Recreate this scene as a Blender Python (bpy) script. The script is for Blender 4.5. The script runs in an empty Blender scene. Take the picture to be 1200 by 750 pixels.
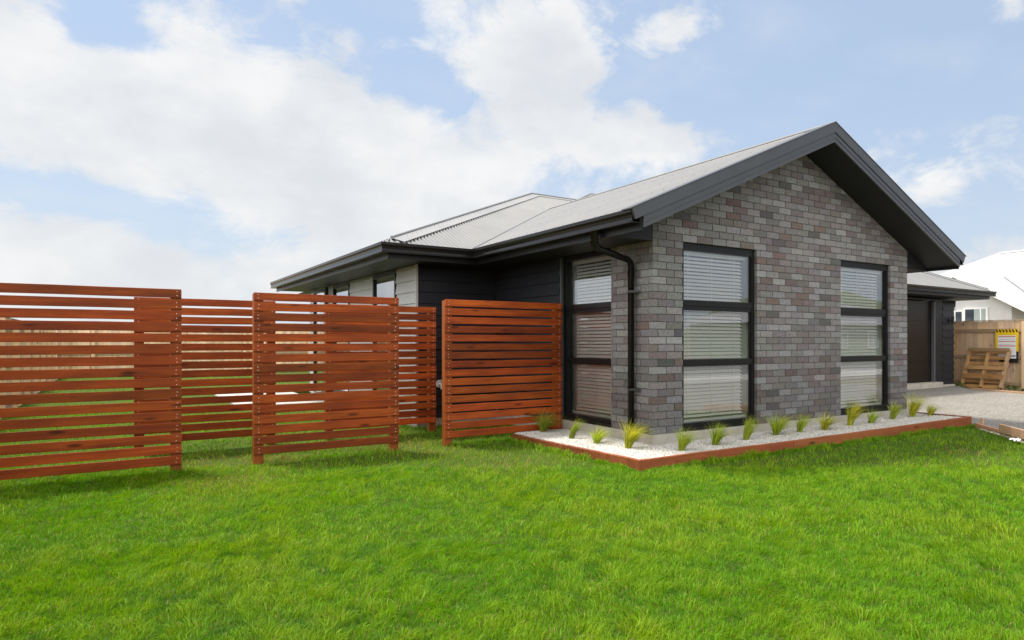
import bpy, math, random
import numpy as np
from mathutils import Vector

random.seed(7)
rng = np.random.default_rng(7)
R = math.radians
scene = bpy.context.scene
COL = scene.collection

# ------------------------------------------------------------------ camera
cam_d = bpy.data.cameras.new("camera")
cam = bpy.data.objects.new("camera", cam_d)
COL.objects.link(cam)
cam.location = (-4.885, -6.217, 1.28)
cam.rotation_euler = (R(90), 0, R(-37.454))
cam_d.sensor_width = 36
cam_d.lens = 36 * 815.86 / 1200
cam_d.shift_x = -155 / 1200
cam_d.shift_y = 25 / 1200
cam_d.clip_start = 0.05
cam_d.clip_end = 3000
scene.camera = cam

# ------------------------------------------------------------------ light
SUN_AZ, SUN_EL = -26.0, 64.0          # azimuth from +Y, clockwise seen from above
sd = Vector((math.sin(R(SUN_AZ)) * math.cos(R(SUN_EL)), math.cos(R(SUN_AZ)) * math.cos(R(SUN_EL)), math.sin(R(SUN_EL))))
sun_d = bpy.data.lights.new("sun", 'SUN')
sun_d.energy = 3.0
sun_d.angle = R(9)
sun_d.color = (1.0, 0.95, 0.87)
sun = bpy.data.objects.new("sun", sun_d)
sun.rotation_euler = sd.to_track_quat('Z', 'Y').to_euler()
sun.location = sd * 60
COL.objects.link(sun)

vs = scene.view_settings
scene.display_settings.display_device = 'sRGB'
vs.view_transform = 'Standard'
vs.look = 'None'
vs.exposure = 0.93
vs.gamma = 1.0
vs.use_curve_mapping = False
scene.render.engine = 'CYCLES'
scene.cycles.use_denoising = True
try:
    scene.cycles.denoiser = 'OPENIMAGEDENOISE'
except Exception:
    pass
scene.cycles.max_bounces = 8
scene.cycles.transparent_max_bounces = 12
scene.cycles.caustics_reflective = False
scene.cycles.caustics_refractive = False


# node shorthand -----------------------------------------------------------
class NT:
    def __init__(s, tree):
        s.t = tree
        s.n = tree.nodes
        s.l = tree.links

    def new(s, kind, **kw):
        nd = s.n.new(kind)
        for k, v in kw.items():
            setattr(nd, k, v)
        return nd

    def put(s, v, sock):
        if isinstance(v, (int, float)):
            sock.default_value = v
        elif isinstance(v, (tuple, list)):
            sock.default_value = tuple(v) if len(v) == len(sock.default_value) else tuple(v) + (1.0,)
        else:
            s.l.new(v, sock)

    def math(s, op, a, b=0.0, c=None, clamp=False):
        nd = s.new('ShaderNodeMath', operation=op)
        nd.use_clamp = clamp
        s.put(a, nd.inputs[0])
        s.put(b, nd.inputs[1])
        if c is not None:
            s.put(c, nd.inputs[2])
        return nd.outputs[0]

    def mix(s, f, a, b, mode='MIX'):
        nd = s.new('ShaderNodeMix', data_type='RGBA', blend_type=mode)
        s.put(f, nd.inputs[0])
        s.put(a, nd.inputs[6])
        s.put(b, nd.inputs[7])
        return nd.outputs[2]

    def noise(s, vec, scale, detail=4, rough=0.55, dist=0.0, out='Fac'):
        nd = s.new('ShaderNodeTexNoise')
        if vec is not None:
            s.l.new(vec, nd.inputs['Vector'])
        nd.inputs['Scale'].default_value = scale
        nd.inputs['Detail'].default_value = detail
        nd.inputs['Roughness'].default_value = rough
        nd.inputs['Distortion'].default_value = dist
        return nd.outputs[out]

    def remap(s, v, a, b, c=0.0, d=1.0, smooth=False):
        nd = s.new('ShaderNodeMapRange')
        if smooth:
            nd.interpolation_type = 'SMOOTHSTEP'
        s.put(v, nd.inputs[0])
        for i, k in enumerate((a, b, c, d)):
            nd.inputs[i + 1].default_value = k
        return nd.outputs[0]

    def mapping(s, vec, scale=(1, 1, 1), loc=(0, 0, 0)):
        nd = s.new('ShaderNodeMapping')
        s.l.new(vec, nd.inputs[0])
        nd.inputs['Scale'].default_value = scale
        nd.inputs['Location'].default_value = loc
        return nd.outputs[0]


# ------------------------------------------------------------------ sky
world = bpy.data.worlds.new("World")
scene.world = world
world.use_nodes = True
w = NT(world.node_tree)
w.n.clear()
sky = w.new('ShaderNodeTexSky', sky_type='NISHITA')
sky.sun_disc = False
sky.sun_elevation = R(SUN_EL)
sky.sun_rotation = R(SUN_AZ)
sky.altitude = 20
sky.air_density = 1.0
sky.dust_density = 1.2
sky.ozone_density = 1.2
tc = w.new('ShaderNodeTexCoord')
sep = w.new('ShaderNodeSeparateXYZ')
w.l.new(tc.outputs['Generated'], sep.inputs[0])
X_, Y_, Z_ = sep.outputs
az = w.math('MULTIPLY', w.math('ARCTAN2', X_, Y_), 57.2958)
el = w.math('MULTIPLY', w.math('ARCSINE', Z_), 57.2958)
# cloud layer coordinates: directions met with a flat layer overhead
den = w.math('ADD', w.math('MAXIMUM', Z_, 0.0), 0.16)
cmb = w.new('ShaderNodeCombineXYZ')
w.put(w.math('DIVIDE', X_, den), cmb.inputs[0])
w.put(w.math('DIVIDE', Y_, den), cmb.inputs[1])
lay = cmb.outputs[0]
# az/el space for heaps
cm2 = w.new('ShaderNodeCombineXYZ')
w.put(w.math('MULTIPLY', az, 0.055), cm2.inputs[0])
w.put(w.math('MULTIPLY', el, 0.085), cm2.inputs[1])
heap = cm2.outputs[0]
n1 = w.noise(heap, 3.3, 11, 0.62, 0.35)
n2 = w.noise(w.mapping(heap, (1, 1, 1), (7.3, 2.1, 0)), 0.9, 5, 0.5)
n3 = w.noise(lay, 3.0, 6, 0.55)
F = w.math('ADD', 0.40, w.math('MULTIPLY', w.math('SUBTRACT', n2, 0.5), 0.8))
BLOBS = [  # azimuth, elevation, half widths, weight : the heaps and the gaps of that day's sky
    (-1.5, 15.2, 9, 4.5, .55), (8.5, 15.2, 9, 4.6, .60), (15.5, 12.6, 9, 4.4, .6), (20.5, 10.0, 8, 3.2, .45),
    (29.5, 16.6, 5, 3.0, .45), (39.0, 16.0, 5, 1.7, .45), (26.5, 22.0, 5.5, 3.6, .6), (31.5, 21.5, 3, 2.6, .3),
    (-1.0, 4.4, 12, 3.2, .55), (57.2, 15.1, 3.0, 1.9, .42), (60.2, 11.6, 2.2, 1.3, .32), (40.5, 24.3, 3.0, 1.2, .34),
    (64, 6.5, 8, 3.0, .16), (8, 24.5, 7, 2.0, .35),
    (15.0, 23.6, 4.2, 1.4, -.60), (20.8, 19.2, 3.2, 1.5, -.5), (18.6, 21.2, 2.6, 1.0, -.30), (-.2, 19.2, 2.6, .9, -.42),
    (-3.5, 9.4, 8, 1.5, -.50), (6.5, 7.4, 7, 1.5, -.42), (50, 21.6, 12, 4.6, -.62), (62, 19.6, 9, 3.6, -.5),
    (48, 14.0, 6, 4, -.34), (44, 19.5, 5, 2.2, -.3), (33.8, 18.9, 2.2, 1.2, -.28),
]
for (a0, e0, sa, se, wt) in BLOBS:
    da = w.math('DIVIDE', w.math('SUBTRACT', az, a0), sa)
    de = w.math('DIVIDE', w.math('SUBTRACT', el, e0), se)
    r2 = w.math('ADD', w.math('MULTIPLY', da, da), w.math('MULTIPLY', de, de))
    g = w.math('EXPONENT', w.math('MULTIPLY', r2, -1.0))
    F = w.math('MULTIPLY_ADD', g, wt, F)
F = w.math('ADD', F, w.math('MULTIPLY', w.math('SUBTRACT', n1, 0.5), 1.75))
cover = w.remap(F, 0.25, 0.72, 0, 1, True)
wisp = w.math('MULTIPLY', w.remap(n3, 0.45, 0.8, 0, 1, True), 0.25)
cover = w.math('MAXIMUM', cover, wisp, clamp=True)
cover = w.math('MULTIPLY', cover, 0.93)
shade = w.remap(w.noise(w.mapping(heap, (1, 1, 1), (3.1, -.35, 0)), 2.0, 6, 0.55), 0.30, 0.72, 0, 1, True)
ccol = w.mix(shade, (4.0, 4.12, 4.28, 1), (5.0, 5.0, 4.97, 1))
# thin veil lifts the blue toward the milky tone of a humid coastal sky
blue = w.mix(0.75, sky.outputs[0], (2.6, 3.25, 4.2, 1))
veil = w.remap(el, 0, 22, 0.45, 0.0, True)
blue = w.mix(veil, blue, (3.8, 4.15, 4.5, 1))
skyc = w.mix(cover, blue, ccol)
# added fill: unseen sky behind the viewer, brightened to light the facing sides
vm = w.new('ShaderNodeVectorMath', operation='DOT_PRODUCT')
w.l.new(tc.outputs['Generated'], vm.inputs[0])
vm.inputs[1].default_value = Vector((-.76, -.46, .46)).normalized()
rear_fill = w.remap(vm.outputs['Value'], -.12, .55, 0, 1, True)
rear_fill = w.math('MULTIPLY', rear_fill, w.remap(el, 0, 7, .7, 1, True))
skyc = w.mix(rear_fill, skyc, (11.0, 11.0, 11.0, 1))
bg = w.new('ShaderNodeBackground')
w.l.new(skyc, bg.inputs[0])
bg.inputs[1].default_value = 0.10
wo = w.new('ShaderNodeOutputWorld')
w.l.new(bg.outputs[0], wo.inputs[0])


# ------------------------------------------------------------------ mesh helpers
class MB:
    def __init__(s):
        s.v, s.f, s.m, s.c = [], [], [], []

    def poly(s, pts, mi=0, col=None):
        b = len(s.v)
        s.v.extend([tuple(p) for p in pts])
        s.f.append(tuple(range(b, b + len(pts))))
        s.m.append(mi)
        s.c.append(col)

    def hexa(s, p, mi=0, col=None):          # p: 4 bottom (ccw from above) then 4 top
        b = len(s.v)
        s.v.extend([tuple(q) for q in p])
        for q in ((3, 2, 1, 0), (4, 5, 6, 7), (0, 1, 5, 4), (1, 2, 6, 5), (2, 3, 7, 6), (3, 0, 4, 7)):
            s.f.append(tuple(b + i for i in q))
            s.m.append(mi)
            s.c.append(col)

    def box(s, x0, x1, y0, y1, z0, z1, mi=0, col=None):
        x0, x1 = min(x0, x1), max(x0, x1)
        y0, y1 = min(y0, y1), max(y0, y1)
        z0, z1 = min(z0, z1), max(z0, z1)
        s.hexa([(x0, y0, z0), (x1, y0, z0), (x1, y1, z0), (x0, y1, z0), (x0, y0, z1), (x1, y0, z1), (x1, y1, z1), (x0, y1, z1)], mi, col)

    def fbox(s, F, u0, u1, d0, d1, z0, z1, mi=0, col=None):    # axis aligned box in a wall's own frame
        a, b = F(u0, d0, z0), F(u1, d1, z1)
        s.box(a[0], b[0], a[1], b[1], a[2], b[2], mi, col)

    def beam(s, a, b, wdt, hgt, mi=0, col=None, up=(0, 0, 1)):  # box from a to b, section wdt x hgt, centred
        a, b = Vector(a), Vector(b)
        d = (b - a).normalized()
        sd_ = d.cross(Vector(up)).normalized() * wdt / 2
        u = sd_.cross(d).normalized() * hgt / 2
        s.hexa([a - sd_ - u, a + sd_ - u, b + sd_ - u, b - sd_ - u, a - sd_ + u, a + sd_ + u, b + sd_ + u, b - sd_ + u], mi, col)

    def prism(s, poly, ext, mi=0, col=None):  # planar polygon extruded along ext
        e = Vector(ext)
        p0 = [Vector(q) for q in poly]
        p1 = [q + e for q in p0]
        s.poly(p0, mi, col)
        s.poly(p1[::-1], mi, col)
        n = len(p0)
        for i in range(n):
            j = (i + 1) % n
            s.poly([p0[j], p0[i], p1[i], p1[j]], mi, col)

    def tube(s, pts, r, n=10, mi=0, col=None, caps=True):
        pts = [Vector(p) for p in pts]
        rs = r if isinstance(r, (list, tuple)) else [r] * len(pts)
        rings = []
        for i, p in enumerate(pts):
            t = (pts[min(i + 1, len(pts) - 1)] - pts[max(i - 1, 0)]).normalized()
            ref = Vector((0, 0, 1)) if abs(t.z) < 0.9 else Vector((1, 0, 0))
            a = t.cross(ref).normalized()
            b_ = t.cross(a).normalized()
            base = len(s.v)
            for k in range(n):
                an = 2 * math.pi * k / n
                s.v.append(tuple(p + (a * math.cos(an) + b_ * math.sin(an)) * rs[i]))
            rings.append(base)
        for i in range(len(rings) - 1):
            for k in range(n):
                k2 = (k + 1) % n
                s.f.append((rings[i] + k, rings[i] + k2, rings[i + 1] + k2, rings[i + 1] + k))
                s.m.append(mi)
                s.c.append(col)
        if caps:
            for rg in (rings[0], rings[-1]):
                s.f.append(tuple(rg + k for k in range(n)))
                s.m.append(mi)
                s.c.append(col)

    def sweep(s, path, prof, side=1, mi=0):   # closed profile of (outward d, z) mitred along a plan polyline
        n = len(path)
        dirs = []
        for i in range(n - 1):
            d = Vector((path[i + 1][0] - path[i][0], path[i + 1][1] - path[i][1]))
            dirs.append(d.normalized())
        rings = []
        for i in range(n):
            if i == 0:
                nn = Vector((-dirs[0].y, dirs[0].x)) * side
            elif i == n - 1:
                nn = Vector((-dirs[-1].y, dirs[-1].x)) * side
            else:
                a = Vector((-dirs[i - 1].y, dirs[i - 1].x)) * side
                b = Vector((-dirs[i].y, dirs[i].x)) * side
                nn = (a + b) / (1 + a.dot(b))
            base = len(s.v)
            for (d, z) in prof:
                s.v.append((path[i][0] + nn.x * d, path[i][1] + nn.y * d, z + (path[i][2] if len(path[i]) > 2 else 0)))
            rings.append(base)
        k = len(prof)
        for i in range(n - 1):
            for q in range(k):
                q2 = (q + 1) % k
                s.f.append((rings[i] + q, rings[i] + q2, rings[i + 1] + q2, rings[i + 1] + q))
                s.m.append(mi)
                s.c.append(None)
        for rg in (rings[0], rings[-1]):
            s.f.append(tuple(rg + q for q in range(k)))
            s.m.append(mi)
            s.c.append(None)

    def build(s, name, mats, parent=None, smooth=False):
        me = bpy.data.meshes.new(name)
        org = Vector((0, 0, 0))
        if parent is not None:
            org = world_loc(parent)
        me.from_pydata([(v[0] - org.x, v[1] - org.y, v[2] - org.z) for v in s.v], [], s.f)
        mats = mats if isinstance(mats, (list, tuple)) else [mats]
        for m in mats:
            me.materials.append(m)
        me.polygons.foreach_set('material_index', s.m)
        if any(c is not None for c in s.c):
            at = me.attributes.new('tint', 'FLOAT_COLOR', 'FACE')
            arr = np.ones((len(s.f), 4), np.float32)
            for i, c in enumerate(s.c):
                if c is not None:
                    arr[i, :3] = c
            at.data.foreach_set('color', arr.ravel())
        if smooth:
            me.polygons.foreach_set('use_smooth', [True] * len(s.f))
        me.update()
        o = bpy.data.objects.new(name, me)
        COL.objects.link(o)
        if parent is not None:
            o.parent = parent
        return o


def world_loc(o):
    p = Vector((0, 0, 0))
    while o is not None:
        p += Vector(o.location)
        o = o.parent
    return p


def np_mesh(name, co, faces, k, mat, tint=None, parent=None):
    """big meshes: co (n,3), faces (m,k) of equal size"""
    me = bpy.data.meshes.new(name)
    me.vertices.add(len(co))
    me.vertices.foreach_set('co', np.ascontiguousarray(co, np.float32).ravel())
    me.loops.add(faces.size)
    me.loops.foreach_set('vertex_index', np.ascontiguousarray(faces, np.int32).ravel())
    me.polygons.add(len(faces))
    me.polygons.foreach_set('loop_start', np.arange(0, faces.size, k, dtype=np.int32))
    if tint is not None:
        at = me.attributes.new('tint', 'FLOAT_COLOR', 'POINT')
        t4 = np.ones((len(co), 4), np.float32)
        t4[:, :3] = tint
        at.data.foreach_set('color', t4.ravel())
    me.materials.append(mat)
    me.update(calc_edges=True)
    o = bpy.data.objects.new(name, me)
    COL.objects.link(o)
    if parent is not None:
        o.parent = parent
    return o


def tag(o, label=None, cat=None, group=None, kind=None):
    if label:
        o['label'] = label
    if cat:
        o['category'] = cat
    if group:
        o['group'] = group
    if kind:
        o['kind'] = kind
    return o


def thing(name, label, cat, loc=(0, 0, 0), group=None):
    o = bpy.data.objects.new(name, None)
    o.empty_display_size = 0.2
    o.location = loc
    COL.objects.link(o)
    return tag(o, label, cat, group)


# ------------------------------------------------------------------ materials
def mat(name, c1, c2=None, scale=6.0, rough=0.6, metal=0.0, spec=0.5, bump=0.0, bscale=40.0, tint=False, stretch=(1, 1, 1),
        rvar=0.0, detail=5, coat=0.0):
    m = bpy.data.materials.new(name)
    m.use_nodes = True
    t = NT(m.node_tree)
    b = t.n['Principled BSDF']
    co = t.new('ShaderNodeTexCoord').outputs['Object']
    vec = t.mapping(co, stretch)
    col = None
    if c2 is not None:
        col = t.mix(t.remap(t.noise(vec, scale, detail, 0.6), 0.28, 0.72), c1, c2)
    else:
        rg = t.new('ShaderNodeRGB')
        rg.outputs[0].default_value = tuple(c1) + (1,)
        col = rg.outputs[0]
    if tint:
        at = t.new('ShaderNodeAttribute')
        at.attribute_name = 'tint'
        col = t.mix(1.0, col, at.outputs['Color'], 'MULTIPLY')
    t.l.new(col, b.inputs['Base Color'])
    if rvar:
        t.l.new(t.remap(t.noise(vec, scale * 0.7, 4), 0.3, 0.7, rough - rvar, rough + rvar), b.inputs['Roughness'])
    else:
        b.inputs['Roughness'].default_value = rough
    b.inputs['Metallic'].default_value = metal
    b.inputs['Specular IOR Level'].default_value = spec
    b.inputs['Coat Weight'].default_value = coat
    if bump:
        bp = t.new('ShaderNodeBump')
        bp.inputs['Strength'].default_value = bump
        bp.inputs['Distance'].default_value = 0.01
        t.l.new(t.noise(vec, bscale, 6, 0.6), bp.inputs['Height'])
        t.l.new(bp.outputs[0], b.inputs['Normal'])
    return m


def wood_mat(name, c1, c2, c3, axis='x', rough=0.55, tint=True, knots=True):
    m = bpy.data.materials.new(name)
    m.use_nodes = True
    t = NT(m.node_tree)
    b = t.n['Principled BSDF']
    co = t.new('ShaderNodeTexCoord').outputs['Object']
    st = {'x': (1.2, 30, 30), 'y': (30, 1.2, 30), 'z': (30, 30, 1.2)}[axis]
    vec = t.mapping(co, st)
    g1 = t.noise(vec, 1.0, 6, 0.6, 0.6)
    g2 = t.noise(vec, 4.0, 4, 0.6)
    big = t.noise(t.mapping(co, {'x': (1.6, 9, 9), 'y': (9, 1.6, 9), 'z': (9, 9, 1.6)}[axis]), 1.0, 3)
    col = t.mix(t.remap(g1, 0.3, 0.7), c1, c2)
    col = t.mix(t.math('MULTIPLY', t.remap(big, 0.35, 0.7), 0.7), col, c3)
    col = t.mix(t.math('MULTIPLY', t.remap(g2, 0.52, 0.72), 0.35), col, tuple(x * 0.45 for x in c1))
    if knots:
        vo = t.new('ShaderNodeTexVoronoi')
        vo.inputs['Scale'].default_value = 1.0
        t.l.new(t.mapping(co, {'x': (2.2, 8.5, 8.5), 'y': (8.5, 2.2, 8.5), 'z': (8.5, 8.5, 2.2)}[axis]), vo.inputs['Vector'])
        k = t.remap(vo.outputs['Distance'], 0.06, 0.2, 0.85, 0.0, True)
        col = t.mix(k, col, tuple(x * 0.22 for x in c1))
    if tint:
        at = t.new('ShaderNodeAttribute')
        at.attribute_name = 'tint'
        col = t.mix(1.0, col, at.outputs['Color'], 'MULTIPLY')
    t.l.new(col, b.inputs['Base Color'])
    t.l.new(t.remap(g1, 0.3, 0.7, rough - .1, rough + .1), b.inputs['Roughness'])
    b.inputs['Specular IOR Level'].default_value = 0.22
    bp = t.new('ShaderNodeBump')
    bp.inputs['Strength'].default_value = 0.35
    bp.inputs['Distance'].default_value = 0.004
    t.l.new(g2, bp.inputs['Height'])
    t.l.new(bp.outputs[0], b.inputs['Normal'])
    return m


M = {}
M['brick'] = mat('brick', (.66, .66, .68), (1.32, 1.30, 1.28), 34, 0.72, bump=0.8, bscale=120, tint=True, spec=.4, detail=9)
M['mortar'] = mat('mortar', (.105, .098, .094), (.155, .146, .140), 30, 0.9, bump=0.5, bscale=150)
M['concrete'] = mat('concrete', (.34, .31, .26), (.48, .45, .39), 7, 0.85, bump=0.4, bscale=60)
M['path_concrete'] = mat('path_concrete', (.36, .345, .32), (.44, .42, .39), 3, 0.8, bump=0.2, bscale=60)
M['clad'] = mat('dark_cladding', (.017, .0185, .023), (.023, .0245, .030), 3, 0.42, spec=.16, bump=.08, bscale=30)
M['clad_skylit'] = mat('skylit_cladding', (.40, .40, .395), (.45, .45, .44), 3, 0.4, spec=.5, bump=.08, bscale=30)  # west boards: bright sky reflection put into the base colour
M['trim'] = mat('dark_trim', (.013, .0135, .0155), (.017, .0175, .020), 5, 0.35, spec=.2)
M['barge'] = mat('grey_barge', (.056, .058, .065), (.068, .070, .078), 4, 0.36, spec=.4)
M['soffit'] = mat('soffit', (.016, .016, .017), (.021, .021, .022), 4, 0.5, spec=.25)
M['gutter'] = mat('gutter', (.008, .007, .0066), (.012, .0102, .0095), 4, 0.2, spec=.2)
M['alu'] = mat('black_aluminium', (.010, .0095, .010), (.013, .0125, .013), 8, 0.33, spec=.22)
M['alu_pale'] = mat('pale_edge_strip', (.16, .165, .18), None, rough=0.4, metal=.3)
M['blind'] = mat('blind_slat', (.93, .92, .89), None, rough=0.45)
M['liner'] = mat('white_liner', (.88, .89, .87), None, rough=0.5)
M['room'] = mat('room_inside', (.17, .13, .10), (.23, .18, .14), 1.3, 0.8)
M['garage'] = mat('garage_door', (.009, .008, .0075), (.013, .011, .010), 2.5, 0.34, spec=.2, bump=.12, bscale=220)
M['roof'] = mat('roof_steel', (.185, .185, .188), (.215, .213, .21), 2.0, 0.48, spec=.06, rvar=.04)
M['roofcap'] = mat('roof_cap', (.26, .26, .263), (.30, .297, .293), 2.0, 0.48, spec=.1)
M['screw'] = mat('screw', (.035, .035, .037), None, rough=.5)
M['galv'] = mat('galvanised_screw', (.72, .70, .66), None, rough=.4, metal=.3)
M['cedar'] = wood_mat('stained_timber', (.265, .041, .006), (.43, .088, .010), (.125, .020, .005), 'x', .55)
M['cedar_post'] = wood_mat('stained_post', (.27, .062, .012), (.36, .10, .020), (.18, .04, .009), 'z', .5, tint=False, knots=False)
M['edging'] = wood_mat('stained_edging', (.25, .070, .026), (.35, .115, .042), (.15, .04, .017), 'x', .6, tint=True)
M['paling'] = wood_mat('paling', (.50, .36, .22), (.58, .44, .29), (.42, .30, .19), 'z', .75, True)
M['rail'] = wood_mat('fence_rail', (.42, .29, .175), (.48, .35, .22), (.34, .235, .15), 'y', .75, False, False)
M['pallet'] = wood_mat('pallet_wood', (.42, .24, .095), (.52, .32, .15), (.28, .15, .065), 'y', .75, True)
M['form'] = wood_mat('form_timber', (.55, .34, .22), (.62, .42, .28), (.48, .28, .18), 'x', .75, True, False)
M['white_wall'] = mat('white_wall', (.60, .595, .58), (.66, .655, .64), 3, .7)
M['white_roof'] = mat('white_roof', (.37, .37, .366), (.42, .418, .412), 2, .6)
M['white'] = mat('white_paint', (.80, .80, .79), None, rough=.5)
M['dark_pane'] = mat('dark_pane', (.03, .035, .045), (.07, .09, .11), 1.5, .08, spec=.6)
M['pale_pane'] = mat('pale_pane', (.30, .36, .34), (.38, .44, .42), 1.5, .12, spec=.6)
M['yellow'] = mat('sign_yellow', (.85, .55, .01), None, rough=.45)
M['black'] = mat('sign_black', (.02, .02, .022), None, rough=.4)
M['red'] = mat('sign_red', (.55, .03, .02), None, rough=.45)
M['bluep'] = mat('sign_blue', (.03, .10, .45), None, rough=.45)
M['grey_print'] = mat('sign_grey', (.38, .38, .40), None, rough=.5)
M['soil'] = mat('soil', (.10, .10, .05), (.20, .16, .10), 9, .95, bump=.8, bscale=30)
M['green_wall'] = mat('sage_wall', (.30, .36, .26), (.34, .40, .30), 3, .7)
M['tile_roof'] = mat('grey_roof', (.20, .20, .21), (.25, .25, .26), 3, .6)
M['asphalt'] = mat('chip_seal', (.11, .108, .105), (.16, .156, .15), 5, .9, bump=.4, bscale=90)
M['hill'] = mat('far_hill', (.09, .12, .07), (.14, .16, .09), .02, .95)


def glass_mat():
    m = bpy.data.materials.new('window_glass')
    m.use_nodes = True
    t = NT(m.node_tree)
    t.n.clear()
    fr = t.new('ShaderNodeFresnel')
    fr.inputs[0].default_value = 1.55
    fac = t.math('MULTIPLY_ADD', fr.outputs[0], 2.0, 0.09, clamp=True)
    tr = t.new('ShaderNodeBsdfTransparent')
    tr.inputs[0].default_value = (.975, .985, .98, 1)
    gl = t.new('ShaderNodeBsdfGlossy')
    gl.inputs['Roughness'].default_value = 0.004
    gl.inputs[0].default_value = (.95, .97, 1, 1)
    co = t.new('ShaderNodeTexCoord').outputs['Object']
    bp = t.new('ShaderNodeBump')
    bp.inputs['Strength'].default_value = .02
    bp.inputs['Distance'].default_value = .02
    t.l.new(t.noise(co, 1.6, 1), bp.inputs['Height'])
    t.l.new(bp.outputs[0], gl.inputs['Normal'])
    mx = t.new('ShaderNodeMixShader')
    t.l.new(fac, mx.inputs[0])
    t.l.new(tr.outputs[0], mx.inputs[1])
    t.l.new(gl.outputs[0], mx.inputs[2])
    out = t.new('ShaderNodeOutputMaterial')
    t.l.new(mx.outputs[0], out.inputs[0])
    return m


M['glass'] = glass_mat()


def leaf_mat(name, trans=0.35, rough=.5):
    m = bpy.data.materials.new(name)
    m.use_nodes = True
    t = NT(m.node_tree)
    t.n.clear()
    at = t.new('ShaderNodeAttribute')
    at.attribute_name = 'tint'
    pr = t.new('ShaderNodeBsdfPrincipled')
    pr.inputs['Roughness'].default_value = rough
    pr.inputs['Specular IOR Level'].default_value = .12
    t.l.new(at.outputs['Color'], pr.inputs['Base Color'])
    tl = t.new('ShaderNodeBsdfTranslucent')
    t.l.new(t.mix(1.0, at.outputs['Color'], (1.2, 1.25, .4, 1), 'MULTIPLY'), tl.inputs[0])
    mx = t.new('ShaderNodeMixShader')
    mx.inputs[0].default_value = trans
    t.l.new(pr.outputs[0], mx.inputs[1])
    t.l.new(tl.outputs[0], mx.inputs[2])
    out = t.new('ShaderNodeOutputMaterial')
    t.l.new(mx.outputs[0], out.inputs[0])
    return m


M['blade'] = leaf_mat('grass_blade', .38)
M['tuft'] = leaf_mat('tuft_leaf', .35, .45)


def lawn_mat():
    m = bpy.data.materials.new('lawn_base')
    m.use_nodes = True
    t = NT(m.node_tree)
    b = t.n['Principled BSDF']
    co = t.new('ShaderNodeTexCoord').outputs['Object']
    c = t.mix(t.remap(t.noise(co, 1.3, 4), .3, .7), (.045, .085, .008), (.075, .115, .012))
    c = t.mix(t.remap(t.noise(co, 26, 4), .45, .75), c, (.10, .10, .028))
    t.l.new(c, b.inputs['Base Color'])
    b.inputs['Roughness'].default_value = .95
    b.inputs['Specular IOR Level'].default_value = .1
    bp = t.new('ShaderNodeBump')
    bp.inputs['Strength'].default_value = .8
    bp.inputs['Distance'].default_value = .03
    t.l.new(t.noise(co, 60, 5), bp.inputs['Height'])
    t.l.new(bp.outputs[0], b.inputs['Normal'])
    return m


M['lawn'] = lawn_mat()


def aggregate_mat():
    m = bpy.data.materials.new('exposed_aggregate')
    m.use_nodes = True
    t = NT(m.node_tree)
    b = t.n['Principled BSDF']
    co = t.new('ShaderNodeTexCoord').outputs['Object']
    vo = t.new('ShaderNodeTexVoronoi')
    vo.inputs['Scale'].default_value = 48
    t.l.new(co, vo.inputs['Vector'])
    sp = t.new('ShaderNodeSeparateColor')
    t.l.new(vo.outputs['Color'], sp.inputs[0])
    c = t.mix(sp.outputs[0], (.115, .104, .088), (.25, .23, .198))
    c = t.mix(t.remap(sp.outputs[1], .75, .9), c, (.37, .35, .31))
    c = t.mix(t.math('MULTIPLY', t.remap(t.noise(co, .9, 5), .35, .7), .45), c, (.145, .128, .105))
    t.l.new(c, b.inputs['Base Color'])
    b.inputs['Roughness'].default_value = .85
    bp = t.new('ShaderNodeBump')
    bp.inputs['Strength'].default_value = .6
    bp.inputs['Distance'].default_value = .01
    t.l.new(vo.outputs['Distance'], bp.inputs['Height'])
    t.l.new(bp.outputs[0], b.inputs['Normal'])
    return m


M['aggregate'] = aggregate_mat()
M['gravel'] = mat('white_gravel', (.46, .44, .40), (.58, .56, .51), 120, .85, bump=.8, bscale=140)
M['pebble'] = mat('white_pebble', (.93, .92, .90), (1, 1, 1), 30, .8, tint=True)

# ================================================================== SETTING
b = MB()
b.poly([(-900, -900, -.16), (900, -900, -.16), (900, 900, -.16), (-900, 900, -.16)])
tag(b.build('ground', M['soil']), kind='structure')

LAWN = [(-6.32, -9.6), (-1.7, -9.6), (2.4, -4.6), (4.42, -2.1), (5.36, -.93), (5.36, .4), (4.9, 3.9), (-.1, 3.9), (-.1, 4.08), (-1.29, 4.08), (-1.29, 9.29), (-2.95, 9.29), (-2.95, 14), (5, 14), (5, 25.9), (-6.32, 25.9)]
b = MB()
b.prism([(x, y, -.15) for x, y in LAWN][::-1], (0, 0, .15))
tag(b.build('lawn', M['lawn']), kind='structure')

b = MB()
b.prism([(x, y, -.14) for x, y in [(5.13, .4), (5.40, -.86), (4.5, -1.95), (2.5, -4.45), (-1.6, -9.6), (12.2, -9.6), (12.35, 1.5), (12.75, 2.9), (14.0, 3.95), (13.9, 4.02), (5.13, 4.02)]][::-1], (0, 0, .17))
tag(b.build('driveway', M['aggregate']), kind='structure')

b = MB()
b.box(-2.93, -1.30, 9.3, 13.2, -.1, .02)
tag(b.build('patio', M['path_concrete']), kind='structure')

b = MB()
b.box(-300, 300, -23, -13.2, -.155, -.10)
tag(b.build('road', M['asphalt']), kind='structure')

b = MB()
b.box(-300, 300, -13.0, -9.7, -.155, -.02)
tag(b.build('footpath', M['path_concrete']), kind='structure')

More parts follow.
